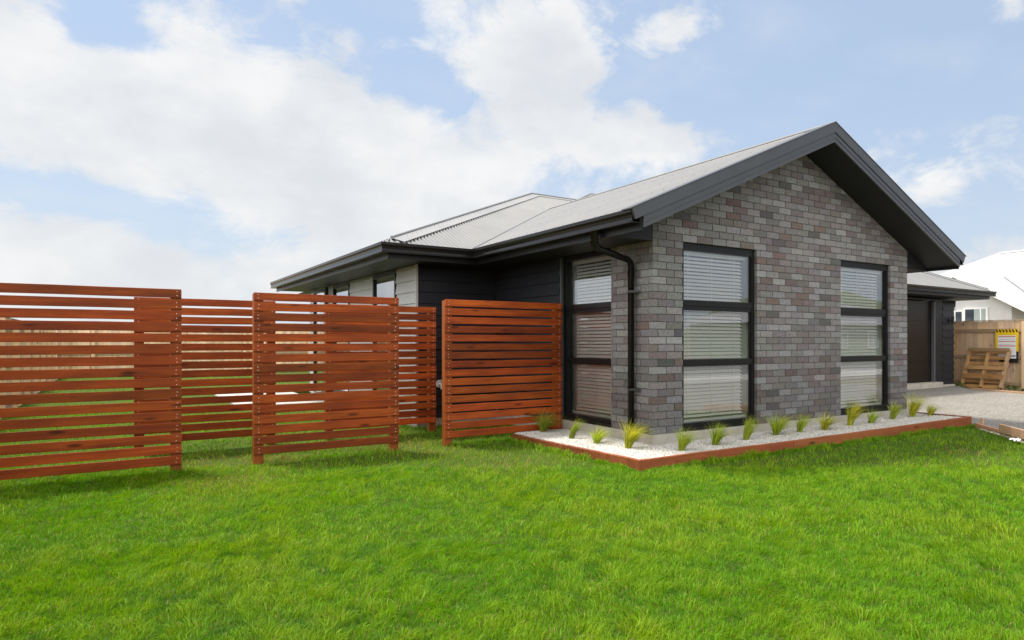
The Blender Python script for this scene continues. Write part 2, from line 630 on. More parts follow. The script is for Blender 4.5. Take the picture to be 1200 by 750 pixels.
# hills beyond the street, behind the viewer's back (the windows mirror them)
b = MB()
N = 90
prev = None
for i in range(N + 1):
    an = R(60 + 170 * i / N)      # azimuth clockwise from +Y
    h = 26 + 20 * math.sin(i * .21 + 1) + 10 * math.sin(i * .53) + 5 * math.sin(i * 1.3)
    x, y = math.sin(an), math.cos(an)
    cur = [(x * 520, y * 520, -1), (x * 640, y * 640, max(6, h)), (x * 860, y * 860, -1)]
    if prev:
        b.poly([prev[0], cur[0], cur[1], prev[1]])
        b.poly([prev[1], cur[1], cur[2], prev[2]])
    prev = cur
tag(b.build('hills', M['hill']), kind='structure')

# ================================================================== HOUSE
W = 5.12                 # width of the brick gable
Y4 = 4.05                # the set-back front walls
house = thing('brick_house', 'dark brick and black weatherboard house with pale steel gable roof', 'house', (0, 0, 0))

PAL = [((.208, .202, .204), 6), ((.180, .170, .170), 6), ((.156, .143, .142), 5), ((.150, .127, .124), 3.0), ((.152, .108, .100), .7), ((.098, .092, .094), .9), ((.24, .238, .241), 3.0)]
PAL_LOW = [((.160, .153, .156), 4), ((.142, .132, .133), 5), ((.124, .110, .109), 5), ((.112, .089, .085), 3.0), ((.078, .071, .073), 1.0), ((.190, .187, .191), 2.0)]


def pick(pal):
    s = random.random() * sum(p[1] for p in pal)
    for c, wt in pal:
        s -= wt
        if s <= 0:
            break
    k = random.uniform(.98, 1.22)
    return tuple(max(0, x * k + random.uniform(-.008, .008)) for x in c)


ZB, CH = .22, .086


def zroof(x):            # top of the gable roof sheet
    return 2.60 + .455 * (min(x, W - x) + .71)


W1, W2 = (.45, 1.70), (3.43, 4.66)
S1 = (.83, 2.0)
WIN_Z = (.22, 2.466)


def frontF(u, d, z):      # brick gable: u along +x, d outwards (-y)
    return (u, -d, z)


def sideF(u, d, z):       # left side wall: u along +y, d outwards (-x)
    return (-d, u, z)


def lay_row(b, F, u0, u1, joints, z0, z1, d0, d1, openings, lim=None, pal=PAL):
    edges = sorted(set([u0] + [j for j in joints if u0 < j < u1] + [u1]))
    for i in range(len(edges) - 1):
        a, c = edges[i], edges[i + 1]
        if i > 0:
            a += .005
        if i < len(edges) - 2:
            c -= .005
        segs = [(a, c)]
        for (o0, o1, oz0, oz1) in openings:
            if z1 - .02 > oz0 and z0 + .02 < oz1:
                ns = []
                for (p, q) in segs:
                    if q <= o0 or p >= o1:
                        ns.append((p, q))
                    else:
                        if p < o0 - .012:
                            ns.append((p, o0))
                        if q > o1 + .012:
                            ns.append((o1, q))
                segs = ns
        col = pick(pal)
        for (p, q) in segs:
            if lim and lim(p, z0) and lim(q, z0):
                continue
            e = random.uniform(-.0012, .0012)
            b.fbox(F, p, q, d0, d1 + e, z0 + random.uniform(-.0006, .0006), z1 + random.uniform(-.0006, .0006), 0, col)


b = MB()
wins = [(W1[0], W1[1], *WIN_Z), (W2[0], W2[1], *WIN_Z)]
nrow = 46
for k in range(nrow):
    z0 = ZB + k * CH
    z1 = z0 + .076
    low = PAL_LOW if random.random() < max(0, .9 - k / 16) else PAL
    if k % 2 == 0:
        js = [.20 + .24 * i for i in range(-1, 30)]
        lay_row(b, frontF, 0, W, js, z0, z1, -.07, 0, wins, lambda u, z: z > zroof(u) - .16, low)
        js = [.08 + .24 * i for i in range(30)]
        if z0 < 2.6:
            lay_row(b, sideF, .08, S1[0], js, z0, z1, -.07, 0, [], None, low)
    else:
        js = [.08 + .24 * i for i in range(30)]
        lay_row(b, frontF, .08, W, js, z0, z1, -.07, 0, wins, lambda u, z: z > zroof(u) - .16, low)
        js = [.235 + .24 * i for i in range(30)]
        if z0 < 2.6:
            lay_row(b, sideF, 0, S1[0], js, z0, z1, -.07, 0, [], None, low)
# right return of the brick, seen only from the drive
for k in range(28):
    z0 = ZB + k * CH
    lay_row(b, lambda u, d, z: (W + d, u, z), .08, 4.0, [.08 + .12 * (k % 2) + .24 * i for i in range(30)], z0, z0 + .076, -.07, 0, [], None, PAL)
# mortar bed just behind the brick faces, window openings left free
mz = 2.6
for (u0, u1, z0, z1) in [(.006, W1[0] - .002, .1, mz), (W1[1] + .002, W2[0] - .002, .1, mz), (W2[1] + .002, W - .006, .1, mz),
                         (W1[0] - .002, W1[1] + .002, WIN_Z[1] + .004, mz), (W2[0] - .002, W2[1] + .002, WIN_Z[1] + .004, mz)]:
    b.fbox(frontF, u0, u1, -.11, -.011, z0, z1, 1)
b.prism([(.006, .011, mz), (W - .006, .011, mz), (W - .006, .011, zroof(W) - .2), (W / 2, .011, zroof(W / 2) - .2), (.006, .011, zroof(0) - .2)], (0, .10, 0), 1)
b.fbox(sideF, .12, S1[0] - .002, -.11, -.011, .1, 2.6, 1)
b.box(W - .11, W - .007, .12, 4.0, .1, 2.6, 1)
b.build('brick_wall', [M['brick'], M['mortar']], house)

# foundation
b = MB()
b.box(-.012, W + .012, -.012, .1021, -.1, .215)
b.box(-.0115, .10, .102, Y4, -.1, .2155)
b.box(W - .1, W + .0115, .102, Y4, -.1, .2155)
b.box(-1.275, -.013, Y4 - .004, Y4 + .2, -.1, .14)
b.box(-1.274, -1.1, Y4 + .201, 11.0, -.1, .139)
b.build('foundation', M['concrete'], house)
b = MB()
b.box(13.34, 13.94, Y4 - .004, Y4 + .2, -.1, .10)
b.build('foundation', M['concrete'], house)


# weatherboards
def clad(b, F, u0, u1, z0, z1, pitch=.172, openings=()):
    b_rows = int(math.ceil((z1 - z0) / pitch))
    for i in range(b_rows):
        a = z0 + i * pitch
        c = min(a + pitch + .012, z1)
        segs = [(u0, u1)]
        for (o0, o1, oz0, oz1) in openings:
            if c > oz0 and a < oz1:
                ns = []
                for (p, q) in segs:
                    if q <= o0 or p >= o1:
                        ns.append((p, q))
                    else:
                        if p < o0:
                            ns.append((p, o0))
                        if q > o1:
                            ns.append((o1, q))
                segs = ns
        for (p, q) in segs:
            lo, hi = .026, .003
            pts = [F(p, 0 - .03, a), F(q, -.03, a), F(q, lo, a), F(p, lo, a), F(p, -.03, c), F(q, -.03, c), F(q, hi, c), F(p, hi, c)]
            b.hexa(pts)


b = MB()
clad(b, sideF, S1[1] + .055, Y4 - .002, .20, 2.44)
b.fbox(sideF, S1[1] + .03, Y4, -.10, -.03, .1, 2.44)


def backF(u, d, z):
    return (u, Y4 - d, z)


clad(b, backF, -1.268, -.001, .13, 2.43)
b.fbox(backF, -1.26, -.1, -.10, -.03, .1, 2.44)
WW = [(4.98, 6.18, .25, 2.40), (7.7, 8.9, .25, 2.40), (9.5, 10.6, .25, 2.40)]


b.build('weatherboard_wall', M['clad'], house)
b = MB()


def westF(u, d, z):
    return (-1.27 - d, u, z)


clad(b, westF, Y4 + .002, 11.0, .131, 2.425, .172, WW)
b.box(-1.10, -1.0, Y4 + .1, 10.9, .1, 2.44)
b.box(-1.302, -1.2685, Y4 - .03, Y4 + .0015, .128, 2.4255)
o = b.build('weatherboard_wall', M['clad_skylit'], house)
o['label'] = 'weatherboard side wall with sky brightness painted into its pale grey'
b = MB()
clad(b, backF, 13.35, 13.95, .06, 2.425, .19)
clad(b, backF, W + .01, 7.9, .06, 2.43, .19)
b.box(13.86, 13.93, Y4 + .05, 10.9, .0, 2.44)
b.box(-1.0, 13.8, 10.9, 11.0, .0, 2.44)
b.build('weatherboard_wall', M['clad'], house)

# corner flashings
b = MB()
b.box(-.008, .03, S1[1] + .012, S1[1] + .052, .2, 2.43)
b.build('corner_trim', M['barge'], house)

# interior shell
b = MB()
b.box(.14, 5.0, 2.9, 2.98, .1, 2.5)
b.box(.12, 5.0, .12, 3.9, .08, .12)
b.box(.06, 5.06, .115, 3.95, 2.52, 2.56)
b.box(4.9, 4.98, .12, 2.9, .12, 2.5)
b.box(.12, 2.0, 2.3, 2.38, .12, 2.5)
b.build('room_shell', M['room'], house)


# windows --------------------------------------------------------------
def window(F, u0, u1, label=None, blind_seed=0, bars=((.979, 1.062), (1.653, 1.775)), z0=.235, z1=2.46, jamb=.05, blind=True):
    b = MB()
    dA, dB = -.13, -.045
    b.fbox(F, u0, u0 + jamb, dA, dB, z0, z1)
    b.fbox(F, u1 - jamb, u1, dA, dB, z0, z1)
    b.fbox(F, u0 + jamb, u1 - jamb, dA, dB + .001, z1 - .095, z1)
    b.fbox(F, u0 + jamb, u1 - jamb, dA, dB + .001, z0, z0 + .07)
    for (p, q) in bars:
        b.fbox(F, u0 + jamb, u1 - jamb, dA, dB - .006, p, q)
        mid = (p + q) / 2
        b.fbox(F, u0 + jamb, u1 - jamb, dB - .004, dB + .008, mid - .008, mid + .03)      # weather lip
    # glazing beads
    edges = [z0 + .07] + [x for pq in bars for x in pq] + [z1 - .095]
    panes = [(edges[i], edges[i + 1]) for i in range(0, len(edges), 2)]
    for (p, q) in panes:
        for (a, c) in ((u0 + jamb, u0 + jamb + .014), (u1 - jamb - .014, u1 - jamb)):
            b.fbox(F, a, c, dA + .03, dB - .018, p, q)
    # sill flashing
    b.fbox(F, u0 - .002, u1 + .002, dB + .002, -.003, z0 - .012, z0 + .012)
    wn = b.build('window', M['alu'], house)
    if label:
        wn['label'] = label
    g = MB()
    for (p, q) in panes:
        a = [F(u0 + jamb, -.075, p), F(u1 - jamb, -.075, p), F(u1 - jamb, -.075, q), F(u0 + jamb, -.075, q)]
        g.poly(a if F is frontF else a[::-1])
    g.build('pane', M['glass'], wn)
    l = MB()
    l.fbox(F, u0 + .012, u0 + .034, -.24, dA - .002, z0 + .05, z1 - .06)
    l.fbox(F, u1 - .034, u1 - .012, -.24, dA - .002, z0 + .05, z1 - .06)
    l.fbox(F, u0 + .034, u1 - .034, -.24, dA - .002, z0 + .045, z0 + .10)
    l.fbox(F, u0 + .034, u1 - .034, -.24, dA - .002, z1 - .085, z1 - .06)
    l.build('reveal', M['liner'], wn)
    if blind:
        rr = random.Random(blind_seed)
        v = MB()
        z = z1 - .13
        tilt = R(40)
        v.fbox(F, u0 + .04, u1 - .04, -.192, -.142, z1 - .135, z1 - .09)
        while z > z0 + .19:
            z -= .0445
            t_ = tilt + rr.uniform(-.05, .05)
            hd, hz_ = .026 * math.cos(t_), .026 * math.sin(t_)
            sag = rr.uniform(-.0015, .0015)
            a0, a1 = u0 + .045, u1 - .125
            pts = [F(a0, -.165 - hd, z + hz_), F(a1, -.165 - hd, z + hz_ + sag), F(a1, -.165 + hd, z - hz_ + sag), F(a0, -.165 + hd, z - hz_)]
            v.hexa(pts + [Vector(p) + Vector((0, 0, .0028)) for p in pts])
        v.fbox(F, u0 + .045, u1 - .125, -.185, -.15, z - .06, z - .03)
        for fr in (.14, .5, .86):
            uu = u0 + .045 + (u1 - u0 - .17) * fr
            v.fbox(F, uu - .004, uu + .004, -.138, -.1365, z - .03, z1 - .12)
            v.fbox(F, uu - .012, uu - .009, -.193, -.191, z - .03, z1 - .12)
        v.build('blind', M['blind'], wn)
    return wn


window(frontF, *W1, 'tall black framed window left of the brick gable, blinds half open', 1)
window(frontF, *W2, 'tall black framed window near the right brick corner', 2)
window(sideF, *S1, 'tall black framed window on the shaded side wall behind the screen', 3)
for q in WW:
    b = MB()
    F, (u0, u1, z0, z1) = westF, q
    b.fbox(F, u0, u0 + .05, -.06, .03, z0, z1)
    b.fbox(F, u1 - .05, u1, -.06, .03, z0, z1)
    b.fbox(F, u0 + .05, u1 - .05, -.06, .031, z1 - .06, z1)
    b.fbox(F, u0 + .05, u1 - .05, -.06, .031, z0, z0 + .06)
    wn = b.build('window', M['alu'], house)
    g = MB()
    g.poly([F(u0 + .05, 0, z1 - .06), F(u1 - .05, 0, z1 - .06), F(u1 - .05, 0, z0 + .06), F(u0 + .05, 0, z0 + .06)])
    g.build('pane', M['glass'], wn)

# garage door -----------------------------------------------------------
b = MB()
zs = [.18, .73, 1.28, 1.83, 2.37]
for i in range(4):
    b.box(7.9, 12.97, Y4 + .10, Y4 + .14, zs[i] + .004, zs[i + 1] - .004)
b.box(7.9, 12.97, Y4 + .12, Y4 + .135, .18, 2.37)
gd = b.build('garage_door', M['garage'], house)
b = MB()
b.box(12.955, 12.995, Y4 - .004, Y4 + .09, .175, 2.37)
b.build('edge_strip', M['alu_pale'], gd)
b = MB()
b.box(13.0, 13.349, Y4 - .01, Y4 + .09, .12, 2.39)
b.box(7.75, 13.349, Y4 - .012, Y4 + .09, 2.391, 2.43)
b.box(7.75, 7.898, Y4 - .01, Y4 + .09, .12, 2.39)
b.build('door_frame', M['clad'], gd)
b = MB()
b.box(7.6, 13.12, Y4 - .16, Y4 + .09, -.02, .172)
b.box(13.14, 13.94, Y4 - .05, Y4 - .006, -.02, .085)
b.build('door_step', M['concrete'], house)

# wall light
b = MB()
b.box(13.66, 13.74, Y4 - .045, Y4 - .018, 1.78, 1.92)
b.beam((13.70, Y4 - .045, 1.85), (13.70, Y4 - .09, 1.85), .03, .03)
b.tube([(13.70, Y4 - .12, 1.74), (13.70, Y4 - .12, 1.96)], .04, 14)
b.build('wall_light', M['black'], house)

# outdoor tap by the inner corner
b = MB()
cx_, cz_ = -.955, .635
b.tube([(cx_, Y4 - .015, cz_), (cx_, Y4 - .05, cz_)], .05, 16)
b.tube([(cx_, Y4 - .05, cz_), (cx_, Y4 - .12, cz_ + .005), (cx_, Y4 - .15, cz_ - .03), (cx_, Y4 - .15, cz_ - .07)], .014, 8)
b.tube([(cx_, Y4 - .085, cz_), (cx_, Y4 - .085, cz_ + .05)], .009, 8)
b.box(cx_ - .035, cx_ + .035, Y4 - .094, Y4 - .076, cz_ + .045, cz_ + .062)
b.build('tap', M['white'], house)

# eaves ------------------------------------------------------------------
GX = -.71
YE = 3.37
XO = -2.0
XE = 15.04
west_path = [(GX, -.5395), (GX, YE), (XO, YE), (XO, 11.6)]
east_path = [(W - GX, -.5395, 0), (W - GX, YE, 0), (8.6, YE, .06), (XE, YE, .06), (XE, 13.17, .06)]
G_PROF = [(0, 2.626), (0, 2.590), (-.012, 2.565), (-.018, 2.535), (-.014, 2.508), (-.006, 2.502), (-.006, 2.488), (-.125, 2.488), (-.125, 2.60), (-.117, 2.60), (-.117, 2.498), (-.03, 2.498), (-.028, 2.535), (-.02, 2.57), (-.010, 2.585), (-.010, 2.626)]
F_PROF = [(-.130, 2.418), (-.130, 2.575), (-.160, 2.575), (-.160, 2.418)]
b = MB()
b.sweep(west_path, G_PROF, 1)
b.build('gutter', M['gutter'], house)
b = MB()
b.sweep(east_path, G_PROF, -1)
b.build('gutter', M['gutter'], house)
b = MB()
b.sweep(west_path, F_PROF, 1)
b.sweep(east_path, F_PROF, -1)
fas = b.build('fascia', M['trim'], house)

b = MB()
zs0, zs1 = 2.426, 2.436
b.box(-.548, -.022, .004, Y4, zs0, zs1)
b.box(-1.838, -.55, YE + .162, Y4, zs0, zs1)
b.box(-1.838, -1.28, Y4 + .002, 11.4, zs0, zs1)
b.box(W + .01, W + .548, .004, Y4, zs0, zs1)
b.box(W + .55, 14.87, YE + .162, Y4 + .1, zs0 + .04, zs1 + .04)
b.box(13.95, 14.87, Y4 + .102, 13.0, zs0 + .04, zs1 + .04)
# raked soffit under the verge
yF = -.535
for (xa, xb) in ((-.55, W / 2), (W + .55, W / 2)):
    za, zb = zroof(xa) - .215, zroof(xb) - .215
    p = [(xa, yF, za), (xb, yF, zb), (xb, .004, zb), (xa, .004, za)]
    b.hexa(p + [(q[0], q[1], q[2] + .012) for q in p])
# boxed ends of the side eaves
for xs, sg in ((0, -1), (W, 1)):
    b.prism([(xs, .003, 2.424), (xs + sg * .56, .003, 2.424), (xs + sg * .56, .003, zroof(xs + sg * .56) - .21), (xs, .003, zroof(xs) - .21)], (0, .012, 0))
b.build('soffit', M['soffit'], house)

# barge boards: a cover flashing over a lower board, both sides of the gable
b = MB()
for sg in (0, 1):
    def mx(x):
        return x if sg == 0 else W - x
    def brd(x0, x1, top, bot, y0, y1, endcut=0.0):
        pts = [(mx(x0), zroof(x0) + top), (mx(x1), zroof(x1) + top), (mx(x1), zroof(x1) + bot), (mx(x0 + endcut), zroof(x0 + endcut) + bot)]
        b.prism([(p[0], y0, p[1]) for p in pts], (0, y1 - y0, 0))
    brd(-.715, W / 2, .035, -.10, -.572, -.540, .05)
    brd(-.56, W / 2, -.1005, -.225, -.560, -.536)
    brd(-.56, W / 2, -.155, -.170, -.566, -.5605)
    brd(-.73, W / 2, .040, .028, -.578, -.40)
b.build('barge_board', M['barge'], house)


# roof sheets ------------------------------------------------------------
def corr(x):
    return .0135 * math.sin(2 * math.pi * x / .0762)


def zmain(y, x=0.0):
    return 2.60 + .43 * (y - YE)


def ramp(x):
    t = min(1, max(0, (x - 6.4) / 2.2))
    return .06 * t


b = MB()
step = .0762 / 6


def strip(pts0, pts1):
    base = len(b.v)
    n = len(pts0)
    for p, q in zip(pts0, pts1):
        b.v.append(p)
        b.v.append(q)
    for i in range(n - 1):
        b.f.append((base + 2 * i, base + 2 * i + 2, base + 2 * i + 3, base + 2 * i + 1))
        b.m.append(0)
        b.c.append(None)


# gable wing, left slope and right slope: sheets run across x, corrugations stacked along y
yv = YE + (W / 2 - GX) * .455 / .43
for sg in (0, 1):
    p0, p1 = [], []
    y = -.55
    while y < yv:
        xs = GX + .055 if y < YE + .1 else GX + .43 * (y - YE) / .455
        z0, z1 = zroof(xs) + corr(y), zroof(W / 2) + corr(y)
        if sg == 0:
            p0.append((xs, y, z0)); p1.append((W / 2, y, z1))
        else:
            p1.append((W - xs, y, z0)); p0.append((W / 2, y, z1))
        y += step
    strip(p0, p1)
# main south slope


def y_top(x):
    if x < 2.9:
        return YE + (x - XO)
    if x < 4.15:
        return 8.27
    if x < 5.28:
        return 8.27 + (x - 4.15)
    if x < 9.01:
        return 9.40
    return YE + (XE - x)


def y_bot(x):
    if GX < x < W - GX:
        xx = min(x, W - x)
        return YE + (xx - GX) * .455 / .43
    return YE + .05


p0, p1 = [], []
x = XO + .06
while x < XE - .06:
    ya, yb = y_bot(x), max(y_top(x), y_bot(x) + .001)
    p0.append((x, ya, zmain(ya) + corr(x) + ramp(x)))
    p1.append((x, yb, zmain(yb) + corr(x) + ramp(x)))
    x += step
strip(p0, p1)
# west hip
p0, p1 = [], []
y = 11.58
while y > YE + .06:
    run = min(y - YE, (11.6 - y) * 4.9 / 3.33)
    p0.append((XO + .05, y, 2.6 + .43 * .05 + corr(y)))
    p1.append((XO + max(run, .051), y, 2.6 + .43 * max(run, .051) + corr(y)))
    y -= step
strip(p0, p1)
b.poly([(XO, 11.6, 2.6), (2.9, 8.27, 4.707), (4.15, 8.27, 4.707), (9.0, 11.6, 2.6)])
zA, zB_ = zmain(8.27), zmain(9.4)
b.poly([(4.15, 8.27, zA), (5.28, 9.4, zB_), (4.15, 10.53, zA)])
b.poly([(5.28, 9.4, zB_), (9.01, 9.4, zB_ + .06), (XE, 15.43, 2.62), (-.75, 15.43, 2.6)])
b.poly([(XE, YE, 2.66), (XE, 15.43, 2.62), (9.01, 9.4, zB_ + .06)])
roof = b.build('roof', M['roof'], house)
md = roof.modifiers.new('thick', 'SOLIDIFY')
md.thickness = .004
md.offset = -1

# ridge, hip and valley cappings
b = MB()


def cap(a, c, n1, n2, wd=.15, lift=.014, rollr=.018):
    a, c = Vector(a), Vector(c)
    for n in (n1, n2):
        n = Vector(n)
        lf = Vector((0, 0, lift))
        p = [a + lf, c + lf, c + lf + n * wd, a + lf + n * wd]
        b.hexa([q - Vector((0, 0, .002)) for q in p] + [q + Vector((0, 0, .002)) for q in p])
        # soft-edge teeth folded down between the corrugations
        L = (c - a).length
        d = (c - a).normalized()
        k = int(L / .0762)
        for i in range(0, k):
            e = a + lf + n * wd + d * (i * .0762)
            b.poly([e, e + d * .03, e + d * .03 + Vector((0, 0, -.02)), e + Vector((0, 0, -.02))])
    b.tube([a + Vector((0, 0, lift + .012)), c + Vector((0, 0, lift + .012))], rollr, 8)


sl = 1 / math.hypot(1, .455)
cap((W / 2, -.57, zroof(W / 2)), (W / 2, yv, zroof(W / 2)), (-sl, 0, -.455 * sl), (sl, 0, -.455 * sl))
q = 1 / math.sqrt(2 + .43 ** 2 * 0)
# hips: cap wings run along the slopes, square to the hip line in plan
cap((XO + .20, YE + .20, 2.60 + .43 * .20 + .012), (2.9, 8.27, 4.707), (.7071, -.7071, -.304), (-.7071, .7071, -.304), .19, .016)
cap((2.9, 8.27, 4.707), (4.2, 8.27, 4.707), (0, -.92, -.39), (0, .92, -.39))
cap((4.15, 8.27, zA), (5.28, 9.4, zB_), (.7071, -.7071, -.304), (-.7071, .7071, -.304), .15, .016)
cap((5.28, 9.4, zB_), (9.01, 9.4, zB_ + .06), (0, -.92, -.39), (0, .92, -.39))
cap((XE - .16, YE + .16, 2.66 + .43 * .16 + .012), (9.01, 9.4, zB_ + .06), (.7071, .7071, -.304), (-.7071, -.7071, -.304), .16, .016)
b.build('ridge_cap', M['roofcap'], roof)
b = MB()
for sg in (0, 1):
    def mx2(x):
        return x if sg == 0 else W - x
    a = Vector((mx2(GX), YE, 2.615)); c = Vector((mx2(W / 2), yv, zroof(W / 2) + .012))
    b.beam(a, c, .03, .012)
b.build('valley', M['trim'], roof)
# roofing screws
b = MB()


def stud(p, r=.015):
    x, y, z = p
    bb = len(b.v)
    b.v.extend([(x + r, y, z), (x, y + r, z), (x - r, y, z), (x, y - r, z), (x, y, z + r * 1.1)])
    for i in range(4):
        b.f.append((bb + i, bb + (i + 1) % 4, bb + 4)); b.m.append(0); b.c.append(None)


for sx in (.14, .95, 1.75, 2.55, 3.2):
    y = -.45 + random.uniform(0, .1)
    i = 0
    while y < 6.5:
        i += 1
        xx = GX + sx
        yl = YE + (xx - GX) * .455 / .43
        if y < yl - .1:
            yy = round(y / .0762) * .0762 + .019
            stud((xx, yy, zroof(xx) + .0085))
        y += .2286
for sy in (.25, 1.1, 2.0, 2.9, 3.8, 4.7):
    x = XO + .2
    while x < 4.1:
        y = YE + sy
        if y > y_bot(x) + .12 and y < y_top(x) - .1:
            xx = round(x / .0762) * .0762 + .019
            stud((xx, y, zmain(y) + .0085), .009)
        x += .2286
for i in range(3, 46):
    t_ = (i + .5) / 46
    for off in (.11, -.11):
        stud((XO + 4.9 * t_ + off * .7071, YE + 4.9 * t_ - off * .7071, 2.6 + 2.107 * t_ + .02), .009)
o = b.build('roof_screw', M['screw'], roof)
o['kind'] = 'stuff'

# downpipe
b = MB()
px, py = -.065, .33
oy = .22
b.tube([(-.645, oy, 2.49), (-.645, oy, 2.36)], .044, 14)
b.tube([(-.645, oy, 2.40), (-.64, oy + .005, 2.345), (-.60, oy + .02, 2.315), (-.13, py - .03, 2.225), (-.085, py - .01, 2.205), (px, py, 2.16), (px, py, 2.10)], .038, 14)
b.tube([(px, py, 2.16), (px, py, .06)], .038, 16)
b.tube([(px, py, 2.10), (px, py, 2.03)], .0425, 16)
dp = b.build('downpipe', M['gutter'], house, True)
for zz in (1.86, .72):
    b = MB()
    b.tube([(px, py, zz - .014), (px, py, zz + .014)], .043, 16)
    b.box(-.03, .0, py - .03, py - .005, zz - .02, zz + .02)
    b.beam((-.085, py - .04, zz), (-.002, py - .10, zz), .02, .026)
    b.build('bracket', M['black'], dp)

# far downpipe on the left wall
b = MB()
b.tube([(-1.35, 9.2, 2.40), (-1.35, 9.2, .05)], .04, 12)
b.build('downpipe', M['gutter'], house, True)

# ================================================================== SLATTED SCREENS


def screen(name_label, x0, x1, y, zb, n=16, top=1.79, seed=0, posts=None, mid=()):
    rr = random.Random(seed)
    t = thing('slatted_screen', name_label, 'privacy screen', (x0, y, 0), 'slatted timber screens around the side lawn')
    b = MB()
    pitch = (top - zb - .084) / (n - 1)
    ox = rr.uniform(0, 50)
    for i in range(n):
        z0 = zb + i * pitch + rr.uniform(-.002, .002)
        h = .084 + rr.uniform(-.002, .0015)
        k = rr.choice((.66, .80, .92, 1.0, 1.0, 1.12, 1.25)) * rr.uniform(.92, 1.08)
        tint = (k * rr.uniform(.95, 1.06), k * rr.uniform(.9, 1.08), k * rr.uniform(.85, 1.1))
        e0, e1 = rr.uniform(-.003, .003), rr.uniform(-.003, .003)
        bow = rr.uniform(-.004, .004)
        seg = 6
        yy = [y + 4 * bow * (j / seg) * (1 - j / seg) for j in range(seg + 1)]
        zz = [rr.uniform(-.0015, .0015) for _ in range(seg + 1)]
        xs = [x0 + e0 + (x1 + e1 - x0 - e0) * j / seg for j in range(seg + 1)]
        base = len(b.v)
        c = .003
        for j in range(seg + 1):
            X, Yj, Zj = xs[j], yy[j], z0 + zz[j]
            for (dy, dz) in ((0, c), (c, 0), (.02 - c, 0), (.02, c), (.02, h - c), (.02 - c, h), (c, h), (0, h - c)):
                b.v.append((X, Yj + dy, Zj + dz))
        for j in range(seg):
            for q in range(8):
                q2 = (q + 1) % 8
                b.f.append((base + j * 8 + q, base + (j + 1) * 8 + q, base + (j + 1) * 8 + q2, base + j * 8 + q2))
                b.m.append(0); b.c.append(tint)
        b.f.append(tuple(base + q for q in range(8))); b.m.append(0); b.c.append(tint)
        b.f.append(tuple(base + seg * 8 + q for q in range(7, -1, -1))); b.m.append(0); b.c.append(tint)
        for xp in (x0 + .04, x1 - .04):
            for dz in (.022, .060):
                xq, zq = xp + rr.uniform(-.006, .006), z0 + dz + rr.uniform(-.004, .004)
                b.prism([(xq + .0042 * math.cos(a_ * 1.0472), y - .0016, zq + .0042 * math.sin(a_ * 1.0472)) for a_ in range(6)], (0, .003, 0), 1)
    b.build('slat_panel', [M['cedar'], M['galv']], t)
    for xp in (posts or (x0 + .045, x1 - .045)):
        p = MB()
        p.box(xp - .045, xp + .045, y + .0215, y + .1115, -.06, top - .012)
        p.build('post', M['cedar_post'], t)
    return t


SY = 1.95
screen('long red timber slat screen at the left edge of the lawn', -6.25, -4.335, SY, .075, seed=1)
screen('red timber slat screen standing alone in the middle of the lawn edge', -3.71, -2.225, SY, .10, seed=2)
screen('red timber slat screen ending against the side window', -1.665, -.035, SY, .10, seed=3)
screen('set back red slat screen seen in the gap beside the long screen', -4.68, -3.265, 3.4, .13, top=1.775, seed=4)
screen('set back red slat screen overlapping the black house corner', -2.685, -1.23, 3.4, .13, top=1.765, seed=5)

# ================================================================== GARDEN BED
bed = thing('garden_edging', 'low red timber edging around the white gravel bed', 'garden edging', (-.77, -.77, 0))
CA, CB_, CC = (-.80, 1.93), (-.77, -.77), (5.39, -.90)


def board(p, q, zt0, zt1, zb=-.05, th=.045, tint=(1, 1, 1), inset=0.0, m=None, name='board', parent=bed):
    b = MB()
    p, q = Vector((p[0], p[1], 0)), Vector((q[0], q[1], 0))
    d = (q - p).normalized()
    n = Vector((-d.y, d.x, 0))
    p = p + n * inset
    q = q + n * inset
    c = .004
    def ring(o, zt):
        return [o + Vector((0, 0, zb)), o + Vector((0, 0, zt - c)), o + n * c + Vector((0, 0, zt)), o + n * (th - c) + Vector((0, 0, zt)), o + n * th + Vector((0, 0, zt - c)), o + n * th + Vector((0, 0, zb))]
    seg = 8
    rings = []
    for j in range(seg + 1):
        o_ = p.lerp(q, j / seg) + n * random.uniform(-.002, .002)
        rings.append(len(b.v))
        b.v.extend([tuple(v) for v in ring(o_, zt0 + (zt1 - zt0) * j / seg + random.uniform(-.0015, .0015))])
    for j in range(seg):
        for k in range(6):
            k2 = (k + 1) % 6
            b.f.append((rings[j] + k, rings[j + 1] + k, rings[j + 1] + k2, rings[j] + k2)); b.m.append(0); b.c.append(tint)
    for rg in (rings[0], rings[-1]):
        b.f.append(tuple(rg + k for k in range(6))); b.m.append(0); b.c.append(tint)
    return b.build(name, m or M['edging'], parent)


def lerp2(a, c, t):
    return (a[0] + (c[0] - a[0]) * t, a[1] + (c[1] - a[1]) * t)


board(CA, lerp2(CA, CB_, .72), .085, .107, tint=(.82, .8, .8))
board(lerp2(CA, CB_, .721), CB_, .108, .113, tint=(1.0, .98, 1.0), inset=-.004)
board(CB_, lerp2(CB_, CC, .36), .113, .118, tint=(1.1, 1.02, 1.0))
board(lerp2(CB_, CC, .3605), lerp2(CB_, CC, .70), .118, .133, tint=(1.05, 1.1, 1.05), inset=-.003)
board(lerp2(CB_, CC, .7005), CC, .134, .15, tint=(.98, .92, .9))
board(CC, (5.39, .02), .15, .145, tint=(.8, .8, .8))

# white gravel: a bumpy bed with loose stones on it
BED = [(-.755, 1.92), (-.722, -.725), (5.345, -.855), (5.345, .0), (-.0, .0), (-.0, 1.92)]


